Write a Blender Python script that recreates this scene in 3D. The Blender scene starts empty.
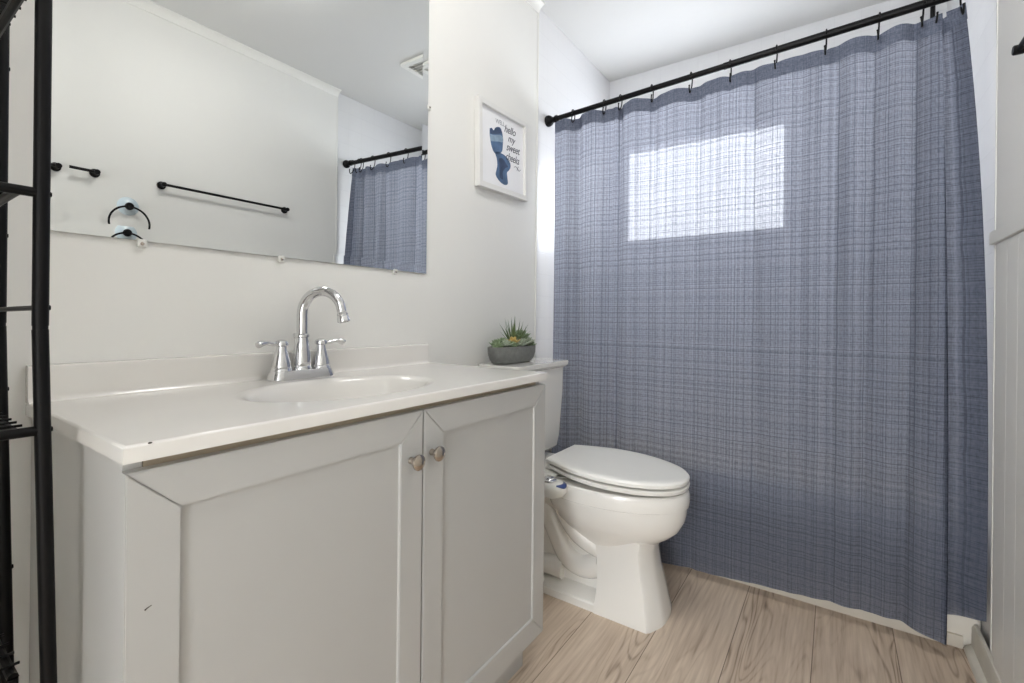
import bpy, bmesh, math, random
from mathutils import Vector, Matrix

scene = bpy.context.scene
COL = scene.collection
PI = math.pi
rnd = random.Random(7)

# ------------------------------------------------------------------ camera
YAW, ROLL = math.radians(34.4768), math.radians(0.6011)
CAM = Vector((1.1403, 0.0, 1.0062))
fw = Vector((-math.sin(YAW), math.cos(YAW), 0))
ri = Vector((math.cos(YAW), math.sin(YAW), 0))
up = Vector((0, 0, 1))
r2 = ri * math.cos(ROLL) + up * math.sin(ROLL)
u2 = up * math.cos(ROLL) - ri * math.sin(ROLL)
cam_data = bpy.data.cameras.new('camera')
cam_data.sensor_fit = 'HORIZONTAL'
cam_data.sensor_width = 36.0
cam_data.lens = 472.0 / 1024 * 36.0
cam_data.shift_y = -23.6 / 1024
cam_data.clip_start = 0.02
cam = bpy.data.objects.new('camera', cam_data)
cam.matrix_world = Matrix(((r2.x, u2.x, -fw.x, CAM.x), (r2.y, u2.y, -fw.y, CAM.y), (r2.z, u2.z, -fw.z, CAM.z), (0, 0, 0, 1)))
COL.objects.link(cam)
scene.camera = cam

# ------------------------------------------------------------------ sky, lamps, exposure
world = bpy.data.worlds.new('sky')
world.use_nodes = True
bgn = world.node_tree.nodes['Background']
bgn.inputs[0].default_value = (0.93, 0.96, 1.0, 1)
bgn.inputs[1].default_value = 3.8
scene.world = world
ADDED_LAMP_STRENGTH = 13.0      # unseen flush ceiling lamp added to light the room
sun_data = bpy.data.lights.new('sun', 'SUN')
sun_data.energy = 7.6; sun_data.angle = math.radians(1.0); sun_data.color = (1.0, 0.98, 0.95)
sun = bpy.data.objects.new('sun', sun_data)
sun.rotation_euler = (-math.radians(90 - 68), 0, 0)      # steep daylight falling through the tub's window
COL.objects.link(sun)
scene.view_settings.view_transform = 'Standard'
scene.view_settings.look = 'None'
scene.view_settings.gamma = 1.0
scene.view_settings.use_curve_mapping = False
scene.view_settings.exposure = 1.68
scene.display_settings.display_device = 'sRGB'
scene.cycles.use_denoising = True
scene.cycles.max_bounces = 12
scene.cycles.diffuse_bounces = 6
scene.cycles.transparent_max_bounces = 16
scene.cycles.caustics_reflective = False
scene.cycles.caustics_refractive = False
portal = bpy.data.lights.new('window_portal', 'AREA')
portal.shape = 'RECTANGLE'; portal.size = 0.82; portal.size_y = 0.53
portal.cycles.is_portal = True
po = bpy.data.objects.new('window_portal', portal)
po.location = (0.51, 2.78, 1.7375); po.rotation_euler = (-PI / 2, 0, 0)
COL.objects.link(po)

portal2 = bpy.data.lights.new('added_doorway_portal', 'AREA')  # sky light through the unseen doorway added behind the camera
portal2.shape = 'RECTANGLE'; portal2.size = 0.76; portal2.size_y = 2.03
portal2.cycles.is_portal = True
po2 = bpy.data.objects.new('added_doorway_portal', portal2)
po2.location = (1.08, -1.76, 1.015); po2.rotation_euler = (PI / 2, 0, 0)
COL.objects.link(po2)

# ------------------------------------------------------------------ materials
def new_mat(name):
    m = bpy.data.materials.new(name); m.use_nodes = True
    nt = m.node_tree
    return m, nt, nt.nodes['Principled BSDF']

def srgb(r, g, b):
    f = lambda c: (c / 255 / 12.92) if c / 255 <= 0.04045 else ((c / 255 + 0.055) / 1.055) ** 2.4
    return (f(r), f(g), f(b), 1)

def mat(name, col, rough=0.5, metal=0.0, var=0.03, nscale=6.0, bump=0.0, bscale=120.0, coat=0.0, spec=0.5):
    """painted / cast surface: small noise in colour and roughness, optional fine bump"""
    m, nt, b = new_mat(name)
    N, L = nt.nodes, nt.links
    tc = N.new('ShaderNodeTexCoord')
    n = N.new('ShaderNodeTexNoise'); n.inputs['Scale'].default_value = nscale; n.inputs['Detail'].default_value = 5
    L.new(tc.outputs['Object'], n.inputs['Vector'])
    mr = N.new('ShaderNodeMapRange')
    mr.inputs['From Min'].default_value = 0.3; mr.inputs['From Max'].default_value = 0.7
    mr.inputs['To Min'].default_value = 1 - var; mr.inputs['To Max'].default_value = 1 + var
    L.new(n.outputs['Fac'], mr.inputs['Value'])
    mx = N.new('ShaderNodeVectorMath'); mx.operation = 'SCALE'
    mx.inputs[0].default_value = col[:3]
    L.new(mr.outputs['Result'], mx.inputs['Scale'])
    L.new(mx.outputs['Vector'], b.inputs['Base Color'])
    b.inputs['Roughness'].default_value = rough
    b.inputs['Metallic'].default_value = metal
    b.inputs['Coat Weight'].default_value = coat
    b.inputs['Specular IOR Level'].default_value = spec
    if bump:
        n2 = N.new('ShaderNodeTexNoise'); n2.inputs['Scale'].default_value = bscale; n2.inputs['Detail'].default_value = 3
        L.new(tc.outputs['Object'], n2.inputs['Vector'])
        bp = N.new('ShaderNodeBump'); bp.inputs['Strength'].default_value = bump; bp.inputs['Distance'].default_value = 0.002
        L.new(n2.outputs['Fac'], bp.inputs['Height']); L.new(bp.outputs['Normal'], b.inputs['Normal'])
    return m

def math_node(nt, op, a, b=None, c=None):
    n = nt.nodes.new('ShaderNodeMath'); n.operation = op
    for i, v in enumerate((a, b, c)):
        if v is None: continue
        if isinstance(v, (int, float)): n.inputs[i].default_value = v
        else: nt.links.new(v, n.inputs[i])
    return n.outputs[0]

def tile_mat(name, axis, col, lo_strength=0.5):
    """white 10 cm tile board: fine pressed grooves along z and along one horizontal axis"""
    m, nt, b = new_mat(name)
    N, L = nt.nodes, nt.links
    g = N.new('ShaderNodeNewGeometry'); s = N.new('ShaderNodeSeparateXYZ'); L.new(g.outputs['Position'], s.inputs[0])
    def groove(v, off):
        t = math_node(nt, 'FRACT', math_node(nt, 'DIVIDE', math_node(nt, 'ADD', v, off), 0.102))
        d = math_node(nt, 'ABSOLUTE', math_node(nt, 'SUBTRACT', t, 0.5))
        mr = N.new('ShaderNodeMapRange'); mr.inputs['From Min'].default_value = 0.478; mr.inputs['From Max'].default_value = 0.492
        L.new(d, mr.inputs['Value'])
        return mr.outputs['Result']
    hv = s.outputs['X'] if axis == 'x' else s.outputs['Y']
    gz = groove(s.outputs['Z'], 0.012)
    gh = math_node(nt, 'MULTIPLY', groove(hv, -0.0), 0.6)
    gg = math_node(nt, 'MAXIMUM', gz, gh)
    mixc = N.new('ShaderNodeMix'); mixc.data_type = 'RGBA'
    mixc.inputs[6].default_value = col
    mixc.inputs[7].default_value = (col[0] * 0.80, col[1] * 0.80, col[2] * 0.81, 1)
    L.new(math_node(nt, 'MULTIPLY', gg, lo_strength), mixc.inputs[0])
    L.new(mixc.outputs[2], b.inputs['Base Color'])
    b.inputs['Roughness'].default_value = 0.28
    bp = N.new('ShaderNodeBump'); bp.inputs['Strength'].default_value = 0.35; bp.inputs['Distance'].default_value = 0.002; bp.invert = True
    L.new(gg, bp.inputs['Height']); L.new(bp.outputs['Normal'], b.inputs['Normal'])
    return m

def floor_mat():
    m, nt, b = new_mat('oak_laminate')
    N, L = nt.nodes, nt.links
    g = N.new('ShaderNodeNewGeometry'); s = N.new('ShaderNodeSeparateXYZ'); L.new(g.outputs['Position'], s.inputs[0])
    W = 0.211
    xs = math_node(nt, 'DIVIDE', math_node(nt, 'ADD', s.outputs['X'], 0.176), W)
    pid = math_node(nt, 'FLOOR', xs)
    fx = math_node(nt, 'FRACT', xs)
    wn = N.new('ShaderNodeTexWhiteNoise'); wn.noise_dimensions = '1D'; L.new(pid, wn.inputs['W'])
    yo = math_node(nt, 'MULTIPLY', wn.outputs['Value'], 0.9)
    ys = math_node(nt, 'DIVIDE', math_node(nt, 'ADD', s.outputs['Y'], yo), 3.4)
    yid = math_node(nt, 'FLOOR', ys); fy = math_node(nt, 'FRACT', ys)
    cid = N.new('ShaderNodeCombineXYZ'); L.new(pid, cid.inputs[0]); L.new(yid, cid.inputs[1])
    wn2 = N.new('ShaderNodeTexWhiteNoise'); wn2.noise_dimensions = '3D'; L.new(cid.outputs[0], wn2.inputs['Vector'])
    # grain coordinates: stretched along y, shifted from plank to plank
    cc = N.new('ShaderNodeCombineXYZ')
    L.new(math_node(nt, 'MULTIPLY', s.outputs['X'], 1.0), cc.inputs[0])
    L.new(math_node(nt, 'MULTIPLY', s.outputs['Y'], 0.12), cc.inputs[1])
    L.new(math_node(nt, 'MULTIPLY', wn2.outputs['Value'], 9.0), cc.inputs[2])
    big = N.new('ShaderNodeTexNoise'); big.inputs['Scale'].default_value = 7.0; big.inputs['Detail'].default_value = 2; big.inputs['Distortion'].default_value = 0.3
    L.new(cc.outputs[0], big.inputs['Vector'])
    # cathedral rings: contour lines of the slow noise
    ring = math_node(nt, 'SINE', math_node(nt, 'MULTIPLY', big.outputs['Fac'], 150.0))
    ring = math_node(nt, 'POWER', math_node(nt, 'MULTIPLY_ADD', ring, 0.5, 0.5), 4.0)
    fine = N.new('ShaderNodeTexNoise'); fine.inputs['Scale'].default_value = 95.0; fine.inputs['Detail'].default_value = 4
    cf = N.new('ShaderNodeCombineXYZ')
    L.new(s.outputs['X'], cf.inputs[0]); L.new(math_node(nt, 'MULTIPLY', s.outputs['Y'], 0.05), cf.inputs[1]); L.new(wn2.outputs['Value'], cf.inputs[2])
    L.new(cf.outputs[0], fine.inputs['Vector'])
    mask = N.new('ShaderNodeTexNoise'); mask.inputs['Scale'].default_value = 5.0; L.new(cc.outputs[0], mask.inputs['Vector'])
    mk = N.new('ShaderNodeMapRange'); mk.inputs['From Min'].default_value = 0.42; mk.inputs['From Max'].default_value = 0.62; L.new(mask.outputs['Fac'], mk.inputs['Value'])
    v = math_node(nt, 'MULTIPLY', math_node(nt, 'MULTIPLY', ring, mk.outputs['Result']), 0.50)
    v = math_node(nt, 'ADD', v, math_node(nt, 'MULTIPLY', math_node(nt, 'SUBTRACT', fine.outputs['Fac'], 0.5), 1.6))
    v = math_node(nt, 'ADD', v, math_node(nt, 'MULTIPLY', math_node(nt, 'SUBTRACT', wn2.outputs['Value'], 0.5), 0.28))
    v = math_node(nt, 'ADD', v, math_node(nt, 'MULTIPLY', math_node(nt, 'SUBTRACT', big.outputs['Fac'], 0.5), 0.7))
    ramp = N.new('ShaderNodeValToRGB')
    e = ramp.color_ramp.elements
    e[0].position = 0.0; e[0].color = srgb(212, 195, 176)
    e[1].position = 1.0; e[1].color = srgb(112, 93, 77)
    e2 = ramp.color_ramp.elements.new(0.5); e2.color = srgb(186, 167, 148)
    L.new(math_node(nt, 'MULTIPLY_ADD', v, 0.75, 0.32), ramp.inputs['Fac'])
    # seams
    dx = math_node(nt, 'ABSOLUTE', math_node(nt, 'SUBTRACT', fx, 0.5))
    dy = math_node(nt, 'ABSOLUTE', math_node(nt, 'SUBTRACT', fy, 0.5))
    seam = math_node(nt, 'MAXIMUM', math_node(nt, 'GREATER_THAN', dx, 0.494), math_node(nt, 'GREATER_THAN', dy, 0.499))
    mx = N.new('ShaderNodeMix'); mx.data_type = 'RGBA'; mx.inputs[7].default_value = srgb(84, 66, 54)
    L.new(ramp.outputs['Color'], mx.inputs[6]); L.new(math_node(nt, 'MULTIPLY', seam, 0.75), mx.inputs[0])
    L.new(mx.outputs[2], b.inputs['Base Color'])
    b.inputs['Roughness'].default_value = 0.52
    bp = N.new('ShaderNodeBump'); bp.inputs['Strength'].default_value = 0.25; bp.inputs['Distance'].default_value = 0.001; bp.invert = True
    L.new(math_node(nt, 'ADD', v, seam), bp.inputs['Height']); L.new(bp.outputs['Normal'], b.inputs['Normal'])
    return m

def cloth_mat(name, sheer=1.0):
    """woven slate blue curtain: plaid of denser and looser yarns that shows when light comes through"""
    m, nt, b = new_mat(name)
    N, L = nt.nodes, nt.links
    N.remove(b)
    out = [n for n in N if n.type == 'OUTPUT_MATERIAL'][0]
    uv = N.new('ShaderNodeUVMap'); uv.uv_map = 'UVMap'
    s = N.new('ShaderNodeSeparateXYZ'); L.new(uv.outputs[0], s.inputs[0])
    def yarns(v, seed, freq):
        def lines(F, half, sd):
            sv = math_node(nt, 'MULTIPLY', math_node(nt, 'ADD', v, sd), F)
            cell = math_node(nt, 'FLOOR', sv)
            w = N.new('ShaderNodeTexWhiteNoise'); w.noise_dimensions = '1D'; L.new(cell, w.inputs['W'])
            pos = math_node(nt, 'MULTIPLY_ADD', w.outputs['Value'], 0.76, 0.12)
            d = math_node(nt, 'ABSOLUTE', math_node(nt, 'SUBTRACT', math_node(nt, 'FRACT', sv), pos))
            return math_node(nt, 'LESS_THAN', d, half * F)
        # which groups of yarns are plaid stripes: slower noise
        n = N.new('ShaderNodeTexNoise'); n.noise_dimensions = '1D'; n.inputs['Scale'].default_value = 20.0; n.inputs['Detail'].default_value = 1
        L.new(math_node(nt, 'ADD', v, seed * 3.7), n.inputs['W'])
        t = math_node(nt, 'MULTIPLY', lines(58.0, 0.0014, seed), 0.26)
        t = math_node(nt, 'SUBTRACT', t, math_node(nt, 'MULTIPLY', lines(34.0, 0.0014, seed + 3.1), 0.55))
        t = math_node(nt, 'SUBTRACT', t, math_node(nt, 'MULTIPLY', lines(47.0, 0.0012, seed + 7.7), 0.38))
        t = math_node(nt, 'SUBTRACT', t, math_node(nt, 'MULTIPLY', lines(90.0, 0.0016, seed + 5.3), 0.18))
        return math_node(nt, 'ADD', t, math_node(nt, 'MULTIPLY', math_node(nt, 'SUBTRACT', n.outputs['Fac'], 0.5), 0.10))
    def wob(v, other, amp):
        n = N.new('ShaderNodeTexNoise'); n.inputs['Scale'].default_value = 6.0; L.new(uv.outputs[0], n.inputs['Vector'])
        return math_node(nt, 'ADD', v, math_node(nt, 'MULTIPLY', n.outputs['Fac'], amp))
    pv = math_node(nt, 'ADD', yarns(wob(s.outputs['X'], None, 0.006), 11.0, 300.0), yarns(wob(s.outputs['Y'], None, 0.005), 57.0, 300.0))
    # slubs: short threads, fine weave
    sl = N.new('ShaderNodeTexNoise'); sl.inputs['Scale'].default_value = 1.0; sl.inputs['Detail'].default_value = 2
    sc = N.new('ShaderNodeCombineXYZ'); L.new(math_node(nt, 'MULTIPLY', s.outputs['X'], 70.0), sc.inputs[0]); L.new(math_node(nt, 'MULTIPLY', s.outputs['Y'], 420.0), sc.inputs[1])
    L.new(sc.outputs[0], sl.inputs['Vector'])
    sl2 = N.new('ShaderNodeTexNoise'); sl2.inputs['Scale'].default_value = 1.0; sl2.inputs['Detail'].default_value = 2
    sc2 = N.new('ShaderNodeCombineXYZ'); L.new(math_node(nt, 'MULTIPLY', s.outputs['X'], 420.0), sc2.inputs[0]); L.new(math_node(nt, 'MULTIPLY', s.outputs['Y'], 70.0), sc2.inputs[1])
    L.new(sc2.outputs[0], sl2.inputs['Vector'])
    fine = math_node(nt, 'SUBTRACT', math_node(nt, 'ADD', sl.outputs['Fac'], sl2.outputs['Fac']), 1.0)
    # surface colour
    ramp = N.new('ShaderNodeValToRGB'); e = ramp.color_ramp.elements
    e[0].position = 0.2; e[0].color = srgb(80, 86, 102)
    e[1].position = 0.8; e[1].color = srgb(122, 128, 144)
    L.new(math_node(nt, 'ADD', math_node(nt, 'MULTIPLY_ADD', fine, 0.9, 0.5), math_node(nt, 'MULTIPLY', pv, 0.05)), ramp.inputs['Fac'])
    dif = N.new('ShaderNodeBsdfDiffuse'); L.new(ramp.outputs['Color'], dif.inputs['Color'])
    # light through the yarns: thin where the weave is loose
    tr = N.new('ShaderNodeBsdfTranslucent')
    tv = N.new('ShaderNodeMapRange'); tv.inputs['From Min'].default_value = -0.75; tv.inputs['From Max'].default_value = 0.75
    tv.inputs['To Min'].default_value = 0.25; tv.inputs['To Max'].default_value = 1.0
    L.new(math_node(nt, 'ADD', pv, math_node(nt, 'MULTIPLY', fine, 0.6)), tv.inputs['Value'])
    tcl = N.new('ShaderNodeVectorMath'); tcl.operation = 'SCALE'; tcl.inputs[0].default_value = (0.66, 0.68, 0.77)
    L.new(tv.outputs['Result'], tcl.inputs['Scale'])
    L.new(tcl.outputs['Vector'], tr.inputs['Color'])
    mix = N.new('ShaderNodeMixShader'); mix.inputs[0].default_value = 0.45 * sheer
    L.new(dif.outputs[0], mix.inputs[1]); L.new(tr.outputs[0], mix.inputs[2])
    tp = N.new('ShaderNodeBsdfTransparent'); tp.inputs[0].default_value = (1, 1, 1, 1)
    hole = N.new('ShaderNodeMapRange'); hole.inputs['From Min'].default_value = -0.7; hole.inputs['From Max'].default_value = 0.7
    hole.inputs['To Min'].default_value = 0.015 * sheer; hole.inputs['To Max'].default_value = 0.105 * sheer
    L.new(math_node(nt, 'ADD', pv, math_node(nt, 'MULTIPLY', fine, 0.5)), hole.inputs['Value'])
    mix2 = N.new('ShaderNodeMixShader'); L.new(hole.outputs['Result'], mix2.inputs[0])
    L.new(mix.outputs[0], mix2.inputs[1]); L.new(tp.outputs[0], mix2.inputs[2])
    L.new(mix2.outputs[0], out.inputs['Surface'])
    return m

def emit_mat(name, col, strength):
    m, nt, b = new_mat(name)
    b.inputs['Base Color'].default_value = (0.8, 0.8, 0.8, 1)
    b.inputs['Emission Color'].default_value = col
    b.inputs['Emission Strength'].default_value = strength
    return m

M = {}
M['wall'] = mat('wall_paint', srgb(226, 225, 221), 0.55, var=0.012, nscale=2.5, bump=0.12, bscale=45)
M['ceiling'] = mat('ceiling_paint', srgb(208, 208, 206), 0.7, var=0.01, nscale=2.0, bump=0.25, bscale=30)
M['trim'] = mat('trim_paint', srgb(226, 225, 220), 0.42, var=0.015)
M['worn_trim'] = mat('worn_trim_paint', srgb(205, 201, 190), 0.5, var=0.08, nscale=14, bump=0.3, bscale=60)
M['beige_trim'] = mat('beige_trim_paint', srgb(196, 187, 172), 0.5, var=0.05, nscale=12)
M['tile_side'] = tile_mat('tile_board_side', 'y', srgb(222, 222, 223), 0.3)
M['tile_back'] = tile_mat('tile_board_back', 'x', srgb(222, 222, 223), 0.3)
M['floor'] = floor_mat()
M['cabinet'] = mat('cabinet_white', srgb(178, 177, 174), 0.38, var=0.012, nscale=3)
M['cabinet_edge'] = mat('cabinet_raw_edge', srgb(168, 156, 136), 0.6, var=0.06)
M['marble'] = mat('cultured_marble', srgb(222, 219, 214), 0.22, var=0.018, nscale=5, coat=0.3)
M['porcelain'] = mat('porcelain', srgb(230, 228, 223), 0.12, var=0.008, nscale=3, coat=0.5)
M['plastic_seat'] = mat('seat_plastic', srgb(236, 235, 230), 0.28, var=0.008)
M['white_plastic'] = mat('white_plastic', srgb(222, 221, 216), 0.3, var=0.008)
M['chrome'] = mat('chrome', (0.72, 0.72, 0.73, 1), 0.07, 1.0, var=0.02)
M['nickel'] = mat('brushed_nickel', (0.50, 0.44, 0.38, 1), 0.22, 1.0, var=0.05)
M['black'] = mat('black_metal', srgb(9, 8, 9), 0.42, 0.0, var=0.1, nscale=20, spec=0.18)
M['black_matte'] = mat('black_enamel', srgb(15, 15, 16), 0.45, 0.0, var=0.1, nscale=20, spec=0.3)
M['frame_white'] = mat('frame_white_wood', srgb(222, 221, 218), 0.45, var=0.015)
M['paper'] = mat('print_paper', srgb(232, 232, 234), 0.6, var=0.008)
M['blue_wash'] = mat('blue_watercolour', srgb(80, 104, 136), 0.7, var=0.30, nscale=26)
M['dark_blue_wash'] = mat('dark_blue_watercolour', srgb(58, 74, 102), 0.7, var=0.30, nscale=30)
M['pale_blue_wash'] = mat('pale_blue_watercolour', srgb(134, 154, 174), 0.7, var=0.22, nscale=30)
M['ink'] = mat('grey_ink', srgb(74, 76, 86), 0.7, var=0.05)
M['pale_ink'] = mat('pale_grey_ink', srgb(160, 160, 166), 0.7, var=0.05)
M['concrete'] = mat('grey_concrete', srgb(116, 117, 114), 0.85, var=0.14, nscale=60, bump=0.5, bscale=200)
M['soil'] = mat('potting_soil', srgb(60, 52, 42), 0.95, var=0.3, nscale=120, bump=0.6, bscale=150)
M['leaf_green'] = mat('succulent_green', srgb(132, 150, 116), 0.5, var=0.18, nscale=30)
M['leaf_grey'] = mat('succulent_grey_green', srgb(164, 174, 154), 0.55, var=0.15, nscale=40)
M['leaf_dark'] = mat('spiky_dark_green', srgb(92, 110, 70), 0.5, var=0.25, nscale=50)
M['leaf_yellow'] = mat('succulent_yellow', srgb(206, 180, 112), 0.5, var=0.12, nscale=40)
M['bidet_blue'] = mat('blue_plastic', srgb(52, 70, 122), 0.3, var=0.05)
M['tub'] = mat('tub_enamel', srgb(230, 224, 212), 0.25, var=0.015, coat=0.3)
M['vinyl'] = mat('window_vinyl', srgb(232, 232, 232), 0.4, var=0.01)
M['cloth'] = cloth_mat('slate_plaid_cloth', 1.0)
M['cloth_header'] = cloth_mat('slate_header_cloth', 0.3)
M['suction'] = mat('clear_blue_cup', srgb(196, 209, 216), 0.2, var=0.03)
M['brass'] = mat('brass', (0.55, 0.36, 0.16, 1), 0.3, 1.0)
M['stain'] = mat('dark_chip', srgb(70, 62, 54), 0.7)
m, nt, b = new_mat('mirror_silver'); b.inputs['Base Color'].default_value = (0.80, 0.815, 0.805, 1); b.inputs['Metallic'].default_value = 1; b.inputs['Roughness'].default_value = 0.0
M['mirror'] = m
m, nt, b = new_mat('frosted_glass')
nt.nodes.remove(b)
_o = [n for n in nt.nodes if n.type == 'OUTPUT_MATERIAL'][0]
_t = nt.nodes.new('ShaderNodeBsdfTransparent'); _t.inputs[0].default_value = (0.97, 0.98, 1, 1)
_g = nt.nodes.new('ShaderNodeBsdfGlossy'); _g.inputs['Roughness'].default_value = 0.15
_x = nt.nodes.new('ShaderNodeMixShader'); _x.inputs[0].default_value = 0.05; nt.links.new(_t.outputs[0], _x.inputs[1]); nt.links.new(_g.outputs[0], _x.inputs[2]); nt.links.new(_x.outputs[0], _o.inputs[0])
M['glass'] = m
M['added_lamp_glow'] = emit_mat('added_lamp_dome_glow', (1.0, 0.985, 0.965, 1), ADDED_LAMP_STRENGTH)

# ------------------------------------------------------------------ object helpers
ORIGIN = {}
def tag(o, label, cat, group=None):
    o['label'] = label; o['category'] = cat
    if group: o['group'] = group
    return o

def thing(name, label, cat, loc, group=None):
    o = bpy.data.objects.new(name, None); COL.objects.link(o)
    o.empty_display_size = 0.05
    o.location = loc; ORIGIN[o.name] = Vector(loc)
    return tag(o, label, cat, group)

def obj(name, bm, m, parent=None, origin=None, angle=35, label=None, weighted=True):
    """links a bmesh (built in world coordinates) as ONE mesh object; origin / parent offset taken out of the vertices"""
    me = bpy.data.meshes.new(name)
    bmesh.ops.recalc_face_normals(bm, faces=bm.faces[:])
    base = ORIGIN[parent.name] if parent else Vector((0, 0, 0))
    loc = Vector(origin) if origin is not None else base.copy()
    for v in bm.verts: v.co -= loc
    bm.to_mesh(me); bm.free()
    for p in me.polygons: p.use_smooth = True
    me.set_sharp_from_angle(angle=math.radians(angle))
    ms = m if isinstance(m, (list, tuple)) else [m]
    for x in ms: me.materials.append(x)
    o = bpy.data.objects.new(name, me); COL.objects.link(o)
    if weighted:
        wn = o.modifiers.new('weighted_normals', 'WEIGHTED_NORMAL'); wn.keep_sharp = True
    if parent: o.parent = parent
    o.location = loc - base
    ORIGIN[o.name] = loc
    if label: o['label'] = label
    return o

def struct(name, bm, m, angle=35):
    o = obj(name, bm, m, angle=angle); o['kind'] = 'structure'; return o

def dup(root, loc, label):
    r = root.copy(); COL.objects.link(r); r.location = loc; r['label'] = label
    for ch in list(root.children):
        c = ch.copy(); COL.objects.link(c); c.parent = r
        for g in list(ch.children):
            d = g.copy(); COL.objects.link(d); d.parent = c
    return r

def BM(): return bmesh.new()

def join(dst, src, mi=None):
    me = bpy.data.meshes.new('tmp'); src.to_mesh(me); src.free()
    n0 = len(dst.faces)
    dst.from_mesh(me); bpy.data.meshes.remove(me)
    if mi is not None:
        dst.faces.ensure_lookup_table()
        for f in dst.faces[n0:]: f.material_index = mi

def box(bm, lo, hi, bev=0.0, seg=2, mi=None):
    t = bmesh.new()
    bmesh.ops.create_cube(t, size=1.0)
    for v in t.verts:
        v.co = Vector([lo[i] + (v.co[i] + 0.5) * (hi[i] - lo[i]) for i in range(3)])
    if bev: bmesh.ops.bevel(t, geom=t.edges[:], offset=bev, segments=seg, profile=0.5, affect='EDGES')
    join(bm, t, mi)

def catmull(pts, n=8):
    P = [Vector(p) for p in pts]
    if len(P) < 3: return P
    out = []
    for i in range(len(P) - 1):
        p0 = P[i - 1] if i else P[0] * 2 - P[1]
        p1, p2 = P[i], P[i + 1]
        p3 = P[i + 2] if i + 2 < len(P) else P[-1] * 2 - P[-2]
        for k in range(n):
            t = k / n
            out.append(0.5 * ((2 * p1) + (p2 - p0) * t + (2 * p0 - 5 * p1 + 4 * p2 - p3) * t * t + (3 * p1 - p0 - 3 * p2 + p3) * t ** 3))
    out.append(P[-1])
    return out

def loft(bm, rings, cap0=True, cap1=True, closed=True):
    vr = [[bm.verts.new(p) for p in r] for r in rings]
    n = len(vr[0])
    for a, b in zip(vr[:-1], vr[1:]):
        for i in range(n if closed else n - 1):
            j = (i + 1) % n
            bm.faces.new((a[i], a[j], b[j], b[i]))
    if cap0: bm.faces.new(vr[0][::-1])
    if cap1: bm.faces.new(vr[-1])
    return vr

def tube(bm, pts, r, seg=12, smooth=0, caps=True, flat=1.0):
    P = catmull(pts, smooth) if smooth else [Vector(p) for p in pts]
    R = r if callable(r) else (lambda t: r)
    rings = []
    ref = None
    for i, p in enumerate(P):
        d = (P[min(i + 1, len(P) - 1)] - P[max(i - 1, 0)]).normalized()
        if ref is None:
            ref = Vector((0, 0, 1)) if abs(d.z) < 0.9 else Vector((1, 0, 0))
        a = d.cross(ref).normalized(); b = a.cross(d).normalized(); ref = b
        rr = R(i / (len(P) - 1))
        rings.append([p + a * rr * math.cos(2 * PI * k / seg) + b * rr * flat * math.sin(2 * PI * k / seg) for k in range(seg)])
    loft(bm, rings, caps, caps)

def lathe(bm, prof, origin, axis='z', seg=28):
    """prof: (radius, height) pairs along axis"""
    o = Vector(origin)
    ax = {'z': (Vector((1, 0, 0)), Vector((0, 1, 0)), Vector((0, 0, 1))), 'x': (Vector((0, 1, 0)), Vector((0, 0, 1)), Vector((1, 0, 0))),
          'y': (Vector((0, 0, 1)), Vector((1, 0, 0)), Vector((0, 1, 0))), '-x': (Vector((0, 0, 1)), Vector((0, 1, 0)), Vector((-1, 0, 0)))}[axis] if isinstance(axis, str) else axis
    rings = []
    for r, h in prof:
        r = max(r, 1e-5)
        rings.append([o + ax[0] * r * math.cos(2 * PI * k / seg) + ax[1] * r * math.sin(2 * PI * k / seg) + ax[2] * h for k in range(seg)])
    loft(bm, rings)

def torus(bm, c, R, r, axes, a0=0, a1=2 * PI, n=36, seg=10):
    e1, e2 = Vector(axes[0]), Vector(axes[1])
    full = abs(a1 - a0 - 2 * PI) < 1e-6
    e3 = e1.cross(e2)
    rings = []
    for i in range(n + (0 if full else 1)):
        a = a0 + (a1 - a0) * i / n
        d = e1 * math.cos(a) + e2 * math.sin(a)
        rings.append([Vector(c) + d * (R + r * math.cos(2 * PI * k / seg)) + e3 * r * math.sin(2 * PI * k / seg) for k in range(seg)])
    if full: rings.append(rings[0])
    loft(bm, rings, not full, not full)
    if full: bmesh.ops.remove_doubles(bm, verts=bm.verts[:], dist=1e-6)

def prism(bm, poly, axis, lo, hi, mi=None):
    """poly of 2D points extruded along axis ('x': (y,z), 'y': (x,z), 'z': (x,y))"""
    t = bmesh.new()
    def P(a, b, h): return {'x': (h, a, b), 'y': (a, h, b), 'z': (a, b, h)}[axis]
    loft(t, [[Vector(P(a, b, lo)) for a, b in poly], [Vector(P(a, b, hi)) for a, b in poly]])
    join(bm, t, mi)

def rrect(x0, x1, y0, y1, r, n=6):
    pts = []
    for cx, cy, a0 in ((x1 - r, y1 - r, 0), (x0 + r, y1 - r, PI / 2), (x0 + r, y0 + r, PI), (x1 - r, y0 + r, 3 * PI / 2)):
        for k in range(n + 1):
            a = a0 + PI / 2 * k / n
            pts.append((cx + r * math.cos(a), cy + r * math.sin(a)))
    return pts

def px_x(px, y):
    """x of the point seen at image column px (near the horizon) on a plane y = const"""
    u = (px - 512) / 472.0
    return CAM.x + y * (-0.5661 + 0.8244 * u) / (0.8244 + 0.5661 * u)

# ------------------------------------------------------------------ the room
W, WA = 1.504, 1.516          # right wall, right alcove wall
TY, BY, H = 1.8465, 2.6806, 2.44
FY = -1.65
WX0, WX1, WZ0, WZ1 = 0.080, 0.945, 1.450, 2.025

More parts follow.
